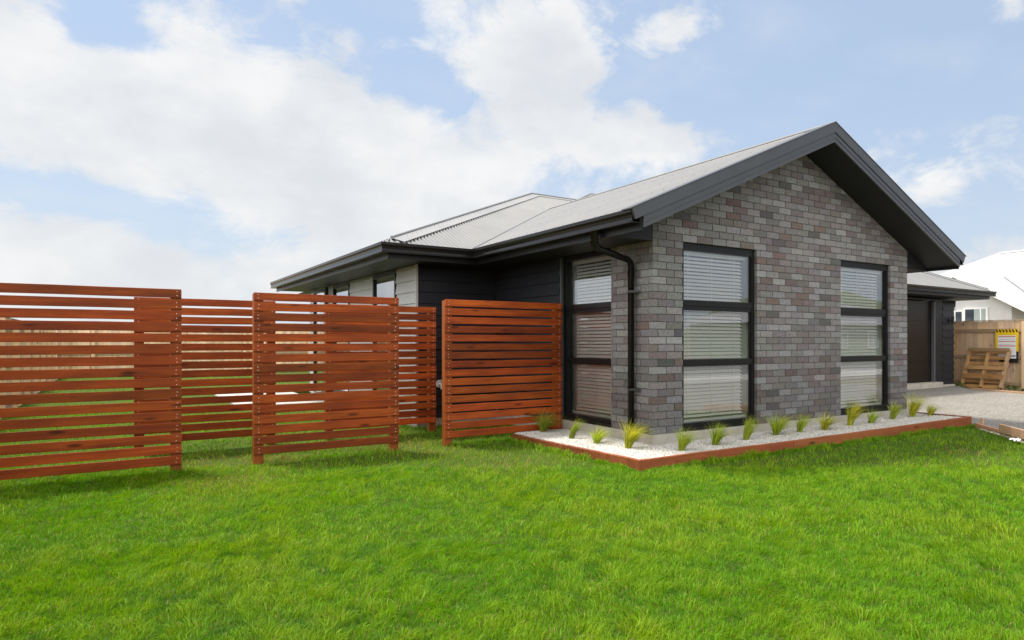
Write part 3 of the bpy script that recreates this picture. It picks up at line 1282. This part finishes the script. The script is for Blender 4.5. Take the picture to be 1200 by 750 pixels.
def in_poly(P, x, y):
    c = False
    n = len(P)
    j = n - 1
    for i in range(n):
        if ((P[i][1] > y) != (P[j][1] > y)) and (x < (P[j][0] - P[i][0]) * (y - P[i][1]) / (P[j][1] - P[i][1]) + P[i][0]):
            c = not c
        j = i
    return c


def in_poly_np(P, x, y):
    c = np.zeros(len(x), bool)
    n = len(P)
    j = n - 1
    for i in range(n):
        dy = (P[j][1] - P[i][1]) or 1e-9
        c ^= ((P[i][1] > y) != (P[j][1] > y)) & (x < (P[j][0] - P[i][0]) * (y - P[i][1]) / dy + P[i][0])
        j = i
    return c


def gz(x, y):
    return .094 + .0055 * np.clip(x, -1, 6) + .006 * np.sin(x * 5 + 1.3) * np.sin(y * 6)


b = MB()
b.poly([(x, y, .08 + .0055 * x) for x, y in [(-.755, 1.92), (-.722, -.722), (-.0, -.738), (-.0, 1.92)]])
b.poly([(x, y, .08 + .0055 * x) for x, y in [(0, -.738), (5.345, -.855), (5.345, 0), (0, 0)]])
gb = b.build('gravel_bed', M['gravel'])
tag(gb, kind='structure')
NP = 66000
px = rng.uniform(-1.07, 5.345, NP * 4)
py = rng.uniform(-1.145, 1.92, NP * 4)
keep = in_poly_np(BED, px, py)
px, py = px[keep][:NP], py[keep][:NP]
n = len(px)
octv = np.array([(1, 0, 0), (0, 1, 0), (-1, 0, 0), (0, -1, 0), (0, 0, 1), (0, 0, -1)], float)
octf = np.array([(0, 1, 4), (1, 2, 4), (2, 3, 4), (3, 0, 4), (1, 0, 5), (2, 1, 5), (3, 2, 5), (0, 3, 5)])
sc_ = rng.uniform(.005, .012, (n, 1, 1)) * rng.uniform(.7, 1.3, (n, 1, 3))
ang = rng.uniform(0, 6.28, n)
tl = rng.uniform(-.6, .6, n)
v = octv[None] * sc_ + rng.normal(0, .0012, (n, 6, 3))
vy = v[:, :, 1] * np.cos(tl)[:, None] - v[:, :, 2] * np.sin(tl)[:, None]
vz = v[:, :, 1] * np.sin(tl)[:, None] + v[:, :, 2] * np.cos(tl)[:, None]
vx = v[:, :, 0] * np.cos(ang)[:, None] - vy * np.sin(ang)[:, None]
vy2 = v[:, :, 0] * np.sin(ang)[:, None] + vy * np.cos(ang)[:, None]
co = np.stack([vx + px[:, None], vy2 + py[:, None], vz + gz(px, py)[:, None] + rng.uniform(-.004, .006, n)[:, None]], 2).reshape(-1, 3)
fc = (octf[None] + (np.arange(n) * 6)[:, None, None]).reshape(-1, 3)
tk = np.repeat(rng.uniform(.36, .72, n), 6)
tint = np.stack([tk, tk * .955, tk * .87], 1)
tag(np_mesh('gravel', co, fc, 3, M['pebble'], tint), 'loose white stones filling the bed beside the house', 'gravel', kind='stuff')


# ================================================================== TUFTS IN THE BED
def tuft(name, label, cat, x, y, z, h, nb, spread, lean, hue, seed, group, wid=.0045):
    rr = np.random.default_rng(seed)
    n = nb
    a = rr.uniform(0, 6.283, n)
    L = h * rr.uniform(.65, 1.30, n)
    r0 = rr.uniform(0, .035, n)
    out = spread * rr.uniform(.1, 1.0, n) ** 1.0
    S = 6
    base = np.stack([np.cos(a) * r0, np.sin(a) * r0, np.zeros(n)], 1)
    dirx = np.cos(a) * out + lean[0] * rr.uniform(.5, 1.3, n)
    diry = np.sin(a) * out + lean[1] * rr.uniform(.5, 1.3, n)
    side = np.stack([-np.sin(a), np.cos(a), np.zeros(n)], 1)
    twist = rr.uniform(-1, 1, n)
    side = side * np.cos(twist)[:, None] + np.stack([np.cos(a), np.sin(a), np.zeros(n)], 1) * np.sin(twist)[:, None]
    wd = wid * rr.uniform(.6, 1.3, n)
    V = []
    for s in range(S + 1):
        t = s / S
        bend = t ** 1.9
        up = t - .40 * (np.hypot(dirx, diry) * bend * t)
        p = base + np.stack([dirx * bend * L, diry * bend * L, up * L], 1)
        ww = (wd * (1 - t ** 2.2) + .0004)[:, None]
        V.append(p - side * ww / 2)
        V.append(p + side * ww / 2)
    V = np.stack(V, 1)
    co = V.reshape(-1, 3)
    m_ = 2 * (S + 1)
    fl = np.array([(2 * s, 2 * s + 1, 2 * s + 3, 2 * s + 2) for s in range(S)])
    fc = (fl[None] + (np.arange(n) * m_)[:, None, None]).reshape(-1, 4)
    base_c = np.array(hue)
    k = rr.uniform(.65, 1.25, n)
    straw = rr.uniform(0, 1, n) < .14
    c = base_c[None] * k[:, None]
    c[straw] = np.array([.42, .30, .09]) * k[straw][:, None]
    green = rr.uniform(0, 1, n) < .3
    c[green] = np.array([.22, .32, .03]) * k[green][:, None]
    tint = np.repeat(c, m_, 0)
    o = np_mesh(name, co, fc, 4, M['tuft'], tint)
    o.location = (x, y, z)
    return tag(o, label, cat, group)


YG = (.68, .62, .06)
LG = (.50, .60, .065)
DG = (.36, .42, .06)
PL = [  # x, y, height, blades, spread, hue, label
    (-.42, 1.78, .29, 95, 1.0, DG, 'olive grass tuft against the slatted screen at the bed\'s inner end'),
    (-.445, 1.03, .25, 42, .22, DG, 'narrow upright grass tuft under the side window'),
    (-.406, .54, .21, 62, .95, LG, 'low spreading grass tuft between the side window and the downpipe'),
    (-.348, .0, .29, 130, .62, YG, 'bushy bright yellow grass tuft at the foot of the downpipe'),
    (.0, -.50, .25, 75, .7, LG, 'windswept grass tuft just round the brick corner from the downpipe'),
    (.548, -.444, .26, 80, .75, LG, 'leaning grass tuft under the left edge of the first front window'),
    (1.125, -.363, .27, 75, .38, LG, 'upright grass tuft under the right part of the first front window'),
    (1.70, -.32, .29, 95, .85, LG, 'wide leaning grass tuft right of the first front window frame'),
    (2.126, -.34, .24, 60, .45, LG, 'small dense grass tuft in front of the blank brick, left one of two'),
    (2.59, -.368, .24, 80, 1.05, YG, 'fan shaped pale grass tuft in front of the blank brick, right one of two'),
    (3.17, -.345, .33, 105, .42, YG, 'tall yellow grass tuft beside the left edge of the second front window'),
    (3.66, -.345, .21, 52, .75, LG, 'thin short grass tuft below the middle of the second front window'),
    (4.284, -.282, .26, 75, .5, LG, 'green grass tuft under the right edge of the second front window'),
    (4.83, -.264, .36, 100, .62, YG, 'tallest leaning yellow tuft near the right brick corner'),
    (5.22, -.33, .20, 50, .85, YG, 'little straggly tuft at the driveway end of the gravel bed'),
]
for i, (x, y, h, nb, sp, hue, lab) in enumerate(PL):
    tuft('grass_tuft', lab, 'plant', x, y, .085 + .0055 * x, h * 1.06, int(nb * 3.4), sp * 1.3, (.42, -.26), hue, 40 + i, 'grass tufts planted in the white gravel', .0046)


# ================================================================== RIGHT SIDE
def paling_fence(label, pts, z0, z1, posts_at, face, group='boundary paling fences', cat='fence', palw=.15, seed=0, rails=(.18, .93, 1.62), tintk=1.0, cap=True):
    """fence along one axis line from pts[0] to pts[1]; face = side (+1/-1 along the normal) that carries rails and posts"""
    rr = random.Random(seed)
    a, c = Vector((*pts[0], 0)), Vector((*pts[1], 0))
    d = (c - a).normalized()
    nrm = Vector((-d.y, d.x, 0)) * face
    L = (c - a).length
    t = thing('paling_fence', label, cat, (a.x, a.y, 0), group)
    b = MB()
    s = 0
    while s < L:
        k = rr.uniform(.70, 1.14) * tintk
        tint = (k, k * rr.uniform(.93, 1.03), k * rr.uniform(.86, 1.06))
        e = min(s + palw - .009, L)
        zt = z1 + rr.uniform(-.008, .008)
        p = [a + d * s, a + d * e, a + d * e - nrm * .018, a + d * s - nrm * .018]
        if face > 0:
            p = p[::-1]
        b.hexa([q + Vector((0, 0, z0)) for q in p] + [q + Vector((0, 0, zt)) for q in p], 0, tint)
        s += palw
    b.build('paling', M['paling'], t)
    for rz in rails:
        b = MB()
        b.beam(a + nrm * .0255 + Vector((0, 0, z0 + rz)), c + nrm * .0255 + Vector((0, 0, z0 + rz)), .045, .09)
        b.build('rail', M['rail'], t)
    for ps in posts_at:
        b = MB()
        q = a + d * ps + nrm * .10
        b.beam(q + Vector((0, 0, z0 - .1)), q + Vector((0, 0, z1 - .02)), .10, .10, 0, (tintk, tintk * .97, tintk * .92), up=(1, 0, 0))
        b.build('post', M['paling'], t)
    if cap:
        b = MB()
        b.beam(a - nrm * .005 + Vector((0, 0, z1 + .02)), c - nrm * .005 + Vector((0, 0, z1 + .02)), .05, .018)
        b.build('cap_rail', M['rail'], t)
    return t


FX = 15.2
paling_fence('tan paling fence with three rails beside the driveway', ((FX, 13.0), (FX, -6.0)), -.13, 1.86, [8.27, 10.35, 12.4, 14.4, 16.4], -1, seed=5, rails=(.22, .97, 1.72), tintk=1.4)
paling_fence('pale paling fence along the left boundary behind the long screen', ((-6.5, -9.0), (-6.5, 26.0)), -.1, 1.72, [i * 2.4 for i in range(15)], -1, seed=6, tintk=1.75)
paling_fence('pale paling fence across the back of the section', ((-6.4, 26.0), (16, 26.0)), -.1, 1.72, [i * 2.4 + 1 for i in range(9)], -1, seed=7, tintk=1.7)

# pallet leaning on the fence
pal = thing('wooden_pallet', 'worn wooden pallet leaning against the tan paling fence', 'pallet', (14.6, 3.55, -.03))
U, V_, N_ = Vector((0, -1, 0)), Vector((.50, 0, 1.06)).normalized(), None
N_ = Vector((-V_.z, 0, V_.x))
O_ = Vector((14.52, 4.13, -.03))


def pbox(u0, u1, v0, v1, n0, n1, tint, name, jig=.006):
    b = MB()
    j = lambda: random.uniform(-jig, jig)
    def P(u, v, n):
        return O_ + U * u + V_ * v + N_ * n
    b.hexa([P(u0 + j(), v0 + j(), n0), P(u1 + j(), v0 + j(), n0), P(u1, v0, n1), P(u0, v0, n1), P(u0 + j(), v1 + j(), n0), P(u1 + j(), v1 + j(), n0), P(u1, v1, n1), P(u0, v1, n1)], 0, tint)
    return b.build(name, M['pallet'], pal)


for v0 in (0.0, .165, .34, .52, .70, .88, 1.07):
    k = random.uniform(.7, 1.05)
    pbox(0, 1.17, v0, v0 + .105, -.02, -.001, (k, k * .92, k * .8), 'deck_board', .01)
for (u0, k) in ((.0, 1.05), (.555, 1.05), (1.105, 1.0)):
    pbox(u0, u0 + .062, 0, 1.175, 0, .098, (k, k * 1.02, k * 1.0) if u0 < 1 else (k, k * 1.15, k * 1.5), 'stringer', .004)
for (v0, hh, tn) in ((1.085, .10, (.62, .66, .72)), (.52, .11, (.95, .92, .85)), (.25, .12, (.72, .62, .5))):
    pbox(.0, 1.17, v0, v0 + hh, .099, .118, tn, 'bottom_board', .012)

# site board on the fence
sg = thing('site_sign', 'yellow and white site notice board fixed to the paling fence', 'sign', (FX - .07, 2.8, .68))
sx, y0, y1 = FX - .098, 3.44, 2.80
b = MB()
b.box(sx, sx + .012, y1 + .0, y0, 1.00, 1.62)
b.build('yellow_board', M['yellow'], sg)
b = MB()
b.box(sx + .014, sx + .024, y1 + .02, y0 - .10, .69, 1.30)
b.build('black_board', M['black'], sg)
b = MB()
b.box(sx - .004, sx - .0005, y1 + .065, y0 - .07, .80, 1.45, 0)
for (zz, hh, ya, yb, mi) in ((1.40, .022, .09, .56, 1), (1.32, .010, .09, .56, 2), (1.265, .018, .09, .56, 1), (1.19, .008, .10, .50, 2), (1.14, .022, .09, .56, 1), (1.07, .008, .10, .5, 2), (1.03, .008, .10, .54, 2), (.985, .008, .10, .46, 2), (.945, .008, .10, .52, 2)):
    b.box(sx - .0055, sx - .0041, y0 - ya, y0 - yb, zz, zz + hh, mi)
b.box(sx - .0055, sx - .0041, y0 - .36, y0 - .47, .855, .885, 1)
b.box(sx - .0055, sx - .0041, y0 - .48, y0 - .56, .85, .89, 3)
b.build('notice', [M['white'], M['red'], M['grey_print'], M['bluep']], sg)
b = MB()
ns = 7
wq = (y0 - y1) / ns
for i in range(ns):
    ya = y0 - i * wq
    b.prism([(sx - .003, ya, 1.615), (sx - .003, ya - wq * .5, 1.615), (sx - .003, ya - wq * .9, 1.535), (sx - .003, ya - wq * .4, 1.535)], (.0025, 0, 0))
b.build('hazard_stripe', M['black'], sg)

# timber strip along the planting edge and formwork boards by the lawn
ed = thing('timber_edging', 'pale timber strip edging the gravel drive below the fence', 'garden edging', (12.6, 2.8, 0))
board((12.80, 2.98), (12.35, .2), .075, .04, -.1, .04, (.95, .95, .9), 0, M['form'], 'board', ed)
fm = thing('formwork', 'pinkish formwork boards pegged along the edge of the drive', 'formwork', (4.8, -1.6, 0))
board((5.30, -1.03), (3.6, -3.1), .075, .045, -.1, .025, (1.12, .92, .9), -.03, M['form'], 'board', fm)
board((4.62, -1.62), (3.55, -2.92), .165, .15, .05, .035, (1.0, 1.0, .95), .05, M['form'], 'board', fm)
for (x, y, z) in ((5.26, -1.12, .15), (4.42, -1.96, .16), (3.75, -2.75, .16)):
    b = MB()
    b.box(x - .02, x + .02, y - .02, y + .02, -.2, z, 0, (.85, .85, .8))
    b.build('peg', M['form'], fm)
b = MB()
for i in range(900):
    t_ = random.random()
    x, y = 5.2 + (3.3 - 5.2) * t_, -1.1 + (-3.4 + 1.1) * t_
    n_ = abs(random.gauss(0, .16)) * (.25 + t_ * 1.2)
    x -= .75 * n_ + .03; y += -.35 * n_ - .03
    r = random.uniform(.008, .024)
    k = random.uniform(.28, .6)
    pts = [(x + r * random.uniform(.6, 1.2) * q[0], y + r * random.uniform(.6, 1.2) * q[1], .01 + r * .5 * q[2]) for q in octv]
    bb = len(b.v)
    b.v.extend(pts)
    for f_ in octf:
        b.f.append(tuple(bb + int(q) for q in f_)); b.m.append(0); b.c.append((k, k * .82, k * .68))
tag(b.build('rubble', M['pebble']), 'loose stones and clods between lawn and formwork', 'rubble', kind='stuff')

# scrap of paper
b = MB()
cx, cy = 4.02, -2.16
g = [[(cx + (i - 2) * .035 + random.uniform(-.008, .008), cy + (j - 2) * .025 + random.uniform(-.008, .008), .045 + random.uniform(0, .035)) for j in range(5)] for i in range(5)]
for i in range(4):
    for j in range(4):
        b.poly([g[i][j], g[i + 1][j], g[i + 1][j + 1], g[i][j + 1]])
o = b.build('paper_scrap', M['white'])
sm = o.modifiers.new('thick', 'SOLIDIFY')
sm.thickness = .002
tag(o, 'crumpled white paper scrap lying on the lawn near the formwork', 'litter')

# weeds at the foot of the fence


def weed(label, x, y, z, r, seed):
    rr = random.Random(seed)
    b = MB()
    for i in range(150):
        a = rr.uniform(0, 6.28)
        d = r * math.sqrt(rr.random())
        p = Vector((x + d * math.cos(a) * .7, y + d * math.sin(a), z + rr.uniform(.01, r * .75) * (1 - .5 * d / r)))
        s_ = rr.uniform(.02, .04)
        u = Vector((rr.uniform(-1, 1), rr.uniform(-1, 1), rr.uniform(-.3, .9))).normalized()
        v_ = u.cross(Vector((rr.uniform(-1, 1), rr.uniform(-1, 1), 1))).normalized()
        k = rr.uniform(.6, 1.3)
        b.poly([p - u * s_, p + v_ * s_ * .45, p + u * s_, p - v_ * s_ * .45], 0, (.075 * k, .13 * k, .025 * k))
    return tag(b.build('weed', M['tuft']), label, 'plant', 'weeds growing along the fence')


weed('dark green weed between the garage corner and the pallet', 14.05, 3.95, 0, .22, 1)
weed('low leafy weed at the pallet\'s right foot under the notice board', 14.3, 2.62, -.02, .20, 2)
weed('small weed right of the low weed near the fence post', 14.5, 2.30, -.05, .15, 3)

# ================================================================== NEIGHBOUR
nb = thing('neighbour_house', 'white house with white roof beyond the paling fence', 'house', (21.5, 5, 0))
NX = 21.5
b = MB()
b.prism([(NX, 6.55, -.15), (NX, 16, -.15), (NX, 16, 2.6), (NX, 8.1, 2.62), (NX, 6.55, 2.55)], (.2, 0, 0))
b.box(NX + .2, 34, 6.4, 6.6, -.15, 2.6)
b.prism([(NX - .35, 5.77, -.15), (NX - .35, 6.56, -.15), (NX - .35, 7.9, 2.55), (NX - .35, 7.8, 3.75), (NX - .35, 5.77, 2.62)], (.3, 0, 0))
b.box(NX - .05, NX + 6, 5.77, 5.9, -.15, 2.6)
b.box(NX + 1.6, NX + 1.8, -6, 5.75, -.15, 2.7)
b.build('wall', M['white_wall'], nb)
# small gable roof running back, its barge on our side
b = MB()
ap = (NX - .6, 7.85, 3.93)
b.poly([ap, (26.5, 7.85, 3.93), (26.5, 4.9, 2.33), (NX - .6, 4.9, 2.33)])
b.poly([(26.5, 7.85, 3.93), ap, (NX - .6, 10.8, 2.5), (26.5, 10.8, 2.5)])
# big hip roof behind
b.poly([(22.6, -7, 2.5), (22.6, 15.2, 2.5), (27.3, 9.1, 5.28), (27.3, -2.5, 5.28)])
b.poly([(22.6, 15.2, 2.5), (34, 15.2, 2.5), (27.3, 9.1, 5.28)])
b.poly([(27.3, 9.1, 5.28), (34, 15.2, 2.5), (34, -7, 2.5), (27.3, -2.5, 5.28)])
nr = b.build('roof', M['white_roof'], nb)
sm = nr.modifiers.new('thick', 'SOLIDIFY')
sm.thickness = .03
b = MB()
b.prism([(NX - .64, 4.88, 2.15), (NX - .64, 7.85, 3.75), (NX - .64, 7.85, 3.95), (NX - .64, 4.88, 2.35)][::-1], (.04, 0, 0))
b.prism([(NX - .64, 7.85, 3.75), (NX - .64, 10.8, 2.32), (NX - .64, 10.8, 2.52), (NX - .64, 7.85, 3.95)][::-1], (.04, 0, 0))
b.build('barge_board', M['white'], nb)
b = MB()
b.beam((27.3, 9.1, 5.30), (27.3, -2.5, 5.30), .25, .06)
b.beam((27.3, 9.1, 5.30), (22.6, 15.2, 2.52), .25, .06)
b.build('ridge_cap', M['white'], nb)
b = MB()
b.beam((25.02, 7.85, 3.99), (22.31, 4.9, 2.39), .07, .03)
b.build('valley', M['tile_roof'], nb)
for (ya, yb, za, zb_, m_) in ((8.30, 8.02, 1.95, 2.46, 'dark_pane'), (7.86, 7.62, 1.95, 2.42, 'dark_pane'), (7.50, 6.68, 1.75, 2.50, 'pale_pane')):
    b = MB()
    x0_ = NX - .385 if ya < 7.9 else NX - .385
    b.box(x0_ - .02, x0_ + .03, ya + .06, yb - .06, za - .06, zb_ + .06)
    fr = b.build('window', M['white'], nb)
    b = MB()
    if m_ == 'pale_pane':
        b.box(x0_ - .03, x0_ - .021, ya - .02, 7.14, za, zb_, 0)
        b.box(x0_ - .03, x0_ - .021, 7.13, 6.92, za, zb_, 1)
        b.box(x0_ - .03, x0_ - .021, 6.86, yb + .02, za, zb_, 1)
    else:
        b.box(x0_ - .03, x0_ - .021, ya, yb, za, zb_, 0)
    b.build('pane', [M['dark_pane'], M['pale_pane']], fr)

# house across the street, seen mirrored in the right window
oh = thing('street_house', 'sage green house across the street mirrored in the front windows', 'house', (44, -30, 0))
b = MB()
b.box(34, 54, -38, -30, -.15, 2.7)
b.build('wall', M['green_wall'], oh)
b = MB()
b.hexa([(33.4, -38.6, 2.7), (54.6, -38.6, 2.7), (54.6, -29.4, 2.7), (33.4, -29.4, 2.7), (37.5, -34.2, 4.7), (50.5, -34.2, 4.7), (50.5, -33.8, 4.7), (37.5, -33.8, 4.7)])
b.build('roof', M['tile_roof'], oh)
for x in (36, 39.5, 43.2, 47.5, 51):
    b = MB()
    b.box(x, x + 1.5, -30.0, -29.94, .7, 2.2)
    fr = b.build('window', M['white'], oh)
    b = MB()
    b.box(x + .12, x + .7, -29.94, -29.93, .82, 2.08)
    b.box(x + .8, x + 1.38, -29.94, -29.93, .82, 2.08)
    b.build('pane', M['pale_pane'], fr)

# ================================================================== GRASS BLADES
def in_box(x, y, x0, x1, y0, y1):
    return (x > x0) & (x < x1) & (y > y0) & (y < y1)


camx, camy = -4.885, -6.217
fw = np.array([math.sin(R(37.454)), math.cos(R(37.454))])
rt = np.array([fw[1], -fw[0]])


def scatter(n, dmin, dmax):
    # wedge of lawn the viewpoint (and a step to either side of it) takes in, thinning with distance
    D = np.sqrt(rng.uniform(dmin ** 2, dmax ** 2, n))
    lat = rng.uniform(-1.12, .78, n) * D + rng.uniform(-.6, .6, n)
    x = camx + fw[0] * D + rt[0] * lat
    y = camy + fw[1] * D + rt[1] * lat
    k = in_poly_np(LAWN, x, y)
    bedp = [(-.80, 2.0), (-.775, -.775), (5.42, -.905), (5.6, .2), (0, .2), (0, 2.0)]
    k &= ~in_poly_np(bedp, x, y)
    k &= ~in_box(x, y, -.02, 6, .0, 5)
    k &= ~in_box(x, y, -1.27, 6, 4.03, 14)
    k &= ~in_box(x, y, -2.93, -1.2, 9.3, 14)
    return x[k], y[k], D[k]


def fbm2(x, y, f, seed):
    r = np.random.default_rng(seed)
    s = np.zeros_like(x)
    amp = 1.0
    tot = 0
    for o in range(4):
        a = r.uniform(0, 6.28, 3)
        for q in range(3):
            th = r.uniform(0, 6.28)
            s += amp * np.sin(f * (x * math.cos(th) + y * math.sin(th)) + a[q] + 1.3 * np.sin(f * .7 * (x * math.sin(th) - y * math.cos(th)) + a[0]))
        tot += amp * 1.7
        amp *= .6
        f *= 2.05
    return s / tot


def blades(x, y, D, hmul, wmul):
    n = len(x)
    f1 = fbm2(x, y, 2.6, 3)
    f2 = fbm2(x, y, 9.0, 4)
    f3 = fbm2(x, y, 1.1, 5)
    f4 = fbm2(x, y, 26.0, 6)
    h = .037 * hmul * np.clip(1 + .40 * f2 + .20 * f1 + .45 * f4, .35, 2.0) * rng.uniform(.55, 1.35, n)
    wd = .0029 * wmul * rng.uniform(.7, 1.4, n)
    # clumps lean together
    la = 2.0 * fbm2(x, y, 3.4, 8) + 1.6 * fbm2(x, y, 19.0, 9) + rng.normal(0, .8, n) + .3
    ln = np.abs(rng.normal(.55, .35, n)) + .15
    dx, dy = np.cos(la) * ln, np.sin(la) * ln
    fa = rng.uniform(0, 6.283, n)
    sx, sy = np.cos(fa) * wd / 2, np.sin(fa) * wd / 2
    z0 = np.zeros(n) - .004
    mx_, my_, mz_ = x + dx * h * .38, y + dy * h * .38, h * .62
    tx, ty = x + dx * h * 1.05, y + dy * h * 1.05
    tz = h * np.clip(1.02 - .30 * ln, .35, 1.1)
    V = np.stack([
        np.stack([x - sx, y - sy, z0], 1), np.stack([x + sx, y + sy, z0], 1),
        np.stack([mx_ + sx * .85, my_ + sy * .85, mz_], 1), np.stack([mx_ - sx * .85, my_ - sy * .85, mz_], 1),
        np.stack([tx, ty, tz], 1)], 1)
    # colours: fresh green, yellow-green drifts, a few straw blades and bare dry spots
    g = np.array([.112, .285, .005])[None] * np.ones((n, 1))
    yl = np.array([.225, .345, .010])[None]
    dk = np.array([.048, .160, .006])[None]
    t1 = np.clip(.40 + .42 * f1 + .28 * f2 + .25 * f4 + rng.normal(0, .20, n), 0, 1)[:, None]
    t2 = np.clip(.03 - .34 * f3 - .30 * f2 - .75 * f4 + rng.normal(0, .16, n), 0, .95)[:, None]
    c = g * (1 - t1) + yl * t1
    c = c * (1 - t2) + dk * t2
    dry = np.zeros(n)
    for (qx, qy, qr, qs) in ((-3.95, 2.35, .35, .5), (-3.55, 2.15, .30, .55), (-2.05, 2.3, .45, .45), (-1.9, 1.75, .35, .35), (2.9, -2.1, .22, .5), (-1.6, .5, .5, .22), (-4.0, 1.2, .5, .2)):
        dry = np.maximum(dry, 1.45 * qs * np.exp(-((x - qx) ** 2 + (y - qy) ** 2) / qr ** 2))
    st = rng.uniform(0, 1, n) < (.035 + dry)
    c[st] = np.array([.34, .26, .09])[None] * rng.uniform(.6, 1.15, st.sum())[:, None]
    c *= rng.uniform(.72, 1.22, n)[:, None]
    keep = rng.uniform(0, 1, n) > np.minimum(dry, .85) * .75
    V, c = V[keep], c[keep]
    return V, c


parts = [scatter(200000, 2.5, 4.4), scatter(200000, 4.4, 7.0), scatter(110000, 7.0, 12.5), scatter(40000, 12.5, 26)]
mul = [(1.0, 1.0), (1.0, 1.35), (1.05, 2.0), (1.2, 4.0)]
Vs, Cs = [], []
for (x, y, D), (hm, wm) in zip(parts, mul):
    V, c = blades(x, y, D, hm, wm)
    Vs.append(V)
    Cs.append(c)
# longer unmown fringe along boards, posts and edging
ex, ey = [], []
for (p, q, nn, of) in ((CB_, CC, 5200, -.03), (CA, CB_, 2600, -.03), ((-6.2, SY), (-4.34, SY), 1800, .05), ((-3.7, SY), (-2.23, SY), 1400, .05), ((-1.66, SY), (-.8, SY), 1200, .03)):
    t_ = rng.uniform(0, 1, nn)
    ux_, uy_ = q[0] - p[0], q[1] - p[1]
    L = math.hypot(ux_, uy_)
    sgn = rng.normal(0, .035, nn)
    off = of - np.abs(sgn) if of < 0 else of + sgn * 2
    nx_, ny_ = -uy_ / L, ux_ / L
    ex.append(p[0] + ux_ * t_ + nx_ * off)
    ey.append(p[1] + uy_ * t_ + ny_ * off)
ex, ey = np.concatenate(ex), np.concatenate(ey)
V, c = blades(ex, ey, None, 1.45, 1.5)
Vs.append(V)
Cs.append(c)
V = np.concatenate(Vs)
c = np.concatenate(Cs)
n = len(V)
co = V.reshape(-1, 3)
bi = (np.arange(n) * 5)[:, None]
tri = np.concatenate([bi + np.array([[0, 1, 2]]), bi + np.array([[0, 2, 3]]), bi + np.array([[3, 2, 4]])], 1).reshape(-1, 3)
gr = np_mesh('grass', co, tri, 3, M['blade'], np.repeat(c, 5, 0))
tag(gr, 'short bright green lawn grass', 'grass', kind='stuff')
print('blades', n)
